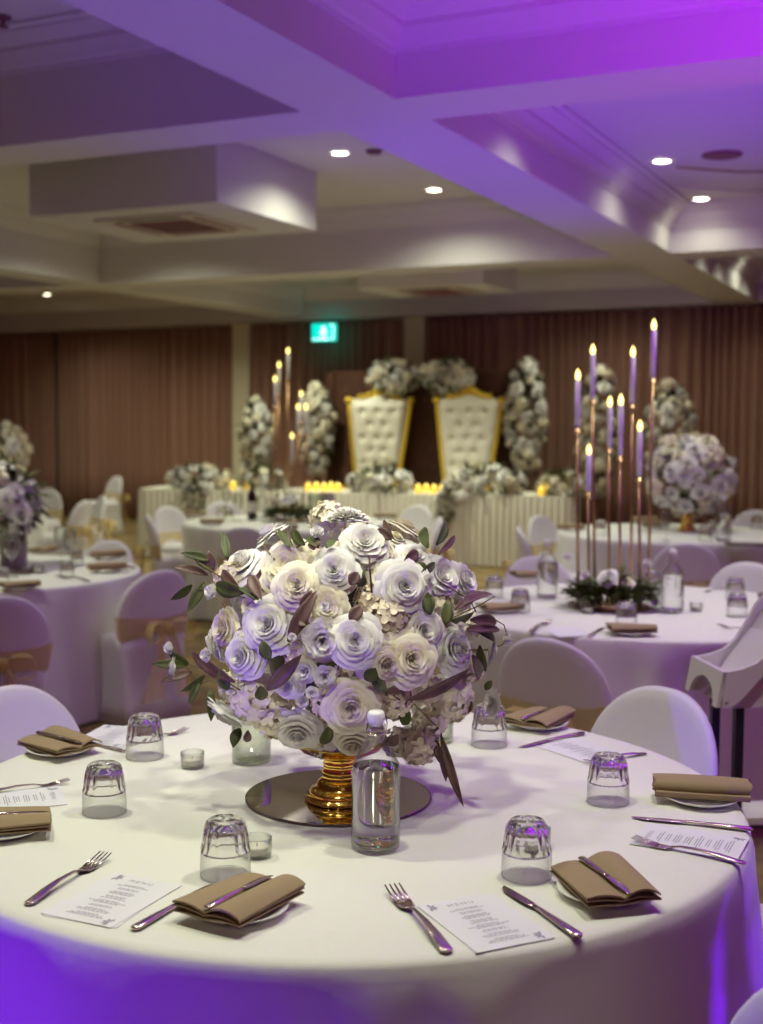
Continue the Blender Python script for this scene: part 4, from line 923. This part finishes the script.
cd4=candelabra(b4,tips,'gold candelabra of seven thin stems on the middle table behind the bouquet',9,[.26]*7,'small tapers on the middle table candelabra','taper candles on the middle candelabra',.009)
for px,py,r,me in ((277,497,.05,CR[0]),(286,500,.055,ROSES[0]),(294,497,.045,ROSES[1]),(274,503,.04,BALL[1])):
    p=atd(px,py,math.hypot(b4.x,b4.y)-.1); link('rose',me,cd4,p-cd4.location,(Vector((0,0,.8))-fw*.5).normalized().to_track_quat('Z','Y'),r)

# ------------------------------------------------------------------ right-hand table ware
g='tableware on the right-hand table'; gG2='upturned fluted tumblers on the right-hand table'
for px,py,l in ((494,597,'upturned tumbler at the left of the right-hand table, behind another'),(520,612,'upturned tumbler left of the clear bottle and candelabra'),(626,627,'upturned tumbler behind the small napkin on the right-hand table'),(735,599,'upturned tumbler at right on the right-hand table, the rear of two'),(737,616,'upturned tumbler at right on the right-hand table, the front of two'),(652,590,'upturned tumbler hidden behind the clear bottle and greenery')):
    tumbler(px,py,l,gG2)
bottle(547,598,'clear swing-top bottle left of the right-hand candelabra','water bottles on the right-hand table'); bottle(672,612,'clear swing-top bottle right of the right-hand candelabra','water bottles on the right-hand table')
tealight(588,613,'small clear tealight holder in front of the candelabra greenery',g); tealight(696,611,'small clear tealight holder right of the clear bottle',g)
gp='side plates on the right-hand table'; gn='folded napkins on the right-hand table'
setting(631,634,img_ang((608,634),(652,634))-90,'small taupe napkin before the candelabra on the right-hand table',gp,gn,kn=False)
setting(500,612,img_ang((475,612),(510,610))-90,'taupe napkin left on the right-hand table beside the bouquet',gp,gn,kn=False)
setting(528,578,img_ang((507,578),(540,577))-90,'taupe napkin on the right-hand table below a white chair',gp,gn,kn=False)
setting(776,600,0,'taupe napkin at the right edge of the right-hand table',gp,gn,kn=False)
cutlery('f',(531,632),(549,622),'fork at the left front of the right-hand table',g); cutlery('k',(589,637),(604,628),'knife left of the small napkin on the right-hand table',g)
cutlery('f',(756,634),(718,626),'fork at the right front of the right-hand table',g); cutlery('s',(725,589),(704,592),'spoon behind the tumblers on the right-hand table',g); cutlery('k',(790,628),(757,622),'knife at the right edge of the right-hand table',g)
o=link('menu_card',CARD,None,onz(565,632,ZT)); o.rotation_euler.z=R(40); tag(o,'white menu card on the right-hand table left of the small napkin','menu')

# ------------------------------------------------------------------ left-edge table ware
def wine_mesh():
    return MB().lathe([(.001,0),(.036,0),(.034,.003),(.006,.006),(.004,.03),(.004,.085),(.012,.095),(.032,.115),(.040,.145),(.037,.19),(.033,.215),(.032,.215),(.0355,.19),(.0385,.145),(.030,.117),(.010,.098),(.001,.096)],32).mesh('wine_glass',M['glassthin'])
WG=wine_mesh()
def wineglass(px,py,label,g_,s=1): return tag(link('wine_glass',WG,None,onz(px,py,ZT),None,s),label,'wine glass',g_)
gw='wine glasses on the left-edge table'
wineglass(61,562,'wine glass on the left-edge table, left of a second one',gw); wineglass(70,567,'wine glass on the left-edge table nearest the tumblers',gw); wineglass(12,577,'wine glass at the left edge before the grey vase',gw)
gG3='tumblers on the left-edge table'
for px,py,l in ((67,577,'short tumbler on the left-edge table nearest the edge'),(77,565,'tumbler behind the short one on the left-edge table'),(2,584,'tumbler at the extreme left of the left-edge table')): tumbler(px,py,l,gG3,.85)
gp3='side plates on the left-edge table'; gn3='rolled napkins on the left-edge table'
setting(107,572,img_ang((88,572),(128,570)),'flat taupe napkin on the left-edge table, front of two',gp3,gn3,kind='roll',kn=False)
setting(108,559,img_ang((90,559),(125,557)),'flat taupe napkin on the left-edge table, rear of two',gp3,gn3,kind='roll',kn=False)
setting(19,589,img_ang((5,590),(33,588))-90,'taupe folded napkin in front of the vase on the left-edge table',gp3,gn3,kn=False)
setting(42,553,10,'taupe folded napkin behind the vase on the left-edge table',gp3,gn3,kn=False)
cutlery('f',(90,582),(57,577),'fork at the front of the left-edge table',g); cutlery('k',(135,569),(112,563),'knife beside the flat napkins on the left-edge table',g)
tealight(38,573,'small tealight holder right of the grey vase on the left-edge table','tealights on the left-edge table',1.2)
# ------------------------------------------------------------------ middle table ware
t=thing('wine_bottle','dark red wine bottle with a pale label on the middle table','bottle',onz(252,520,ZT)+Vector((0,0,0)))
MB().lathe([(.001,0),(.038,0),(.0395,.004),(.0395,.20),(.036,.225),(.018,.255),(.0145,.27),(.0145,.325),(.001,.33)],28).build('bottle_body',M['wine'],t)
MB().lathe([(.0400,.07),(.0402,.16)],28).build('bottle_label',M['label'],t)
bottle(262,519,'small clear water bottle right of the wine bottle on the middle table')
o=MB().lathe([(.001,0),(.055,0),(.058,.004),(.058,.26),(.055,.26),(.053,.01),(.001,.01)],28).build('glass_vase',M['green'],loc=onz(315,525,ZT)); tag(o,'clear cylinder vase right of the candelabra on the middle table','vase')
o=MB().lathe([(.001,0),(.055,0),(.055,.26),(.05,.26),(.05,.01),(.001,.01)],28).build('grey_vase',M['concrete'],loc=onz(328,524,ZT),sharp=40); tag(o,'grey cylinder vase right of the clear one on the middle table','vase')
gG4='tumblers on the middle table'
for px,py,l in ((229,521,'tumbler on the middle table beside the front left napkin'),(222,518,'tumbler on the middle table left of the wine bottle, rear'),(280,527,'tumbler on the middle table before the candelabra')): tumbler(px,py,l,gG4,1)
wineglass(238,521,'wine glass on the middle table just left of the wine bottle','wine glasses on the middle table',1.1); wineglass(226,514,'wine glass on the middle table behind the tumblers','wine glasses on the middle table',1.1)
gp4='side plates on the middle table'; gn4='napkins on the middle table'
for px,py,l in ((212,525,'napkin at the front left of the middle table'),(196,517,'napkin at the far left of the middle table'),(286,531,'napkin at the front of the middle table near the bouquet top'),(345,530,'napkin on the middle table hidden behind the white mum'),(385,519,'napkin at the right of the middle table')):
    setting(px,py,20,'flat taupe '+l,gp4,gn4,kind='roll',kn=False,ns=.9)
# ------------------------------------------------------------------ back right table ware
gG5='tumblers on the back right table'; 
bottle(723,541,'clear bottle on the back right table beside the flower ball',s=1.15); tag(MB().box((-.15,-.10,0),(.15,.10,.01)).build('slate_base',M['slate'],loc=onz(748,545,ZT),rz=.3),'dark square coaster on the back right table','tray')
for px,py,l in ((705,541,'tumbler on the back right table left of its bottle'),(713,536,'tumbler on the back right table just behind its bottle'),(757,529,'tumbler on the back right table at the right edge'),(600,535,'tumbler on the back right table behind the taper stems')): tumbler(px,py,l,gG5,1.1)
for px,py,l in ((572,531,'napkin at the left of the back right table'),(655,528,'napkin left of the gold vase on the back right table'),(645,523,'napkin at the rear of the back right table')): setting(px,py,25,'pale taupe '+l,'side plates on the back right table','napkins on the back right table',kind='roll',kn=False)
wineglass(666,541,'wine glass at the front of the back right table','wine glasses on the back right table')
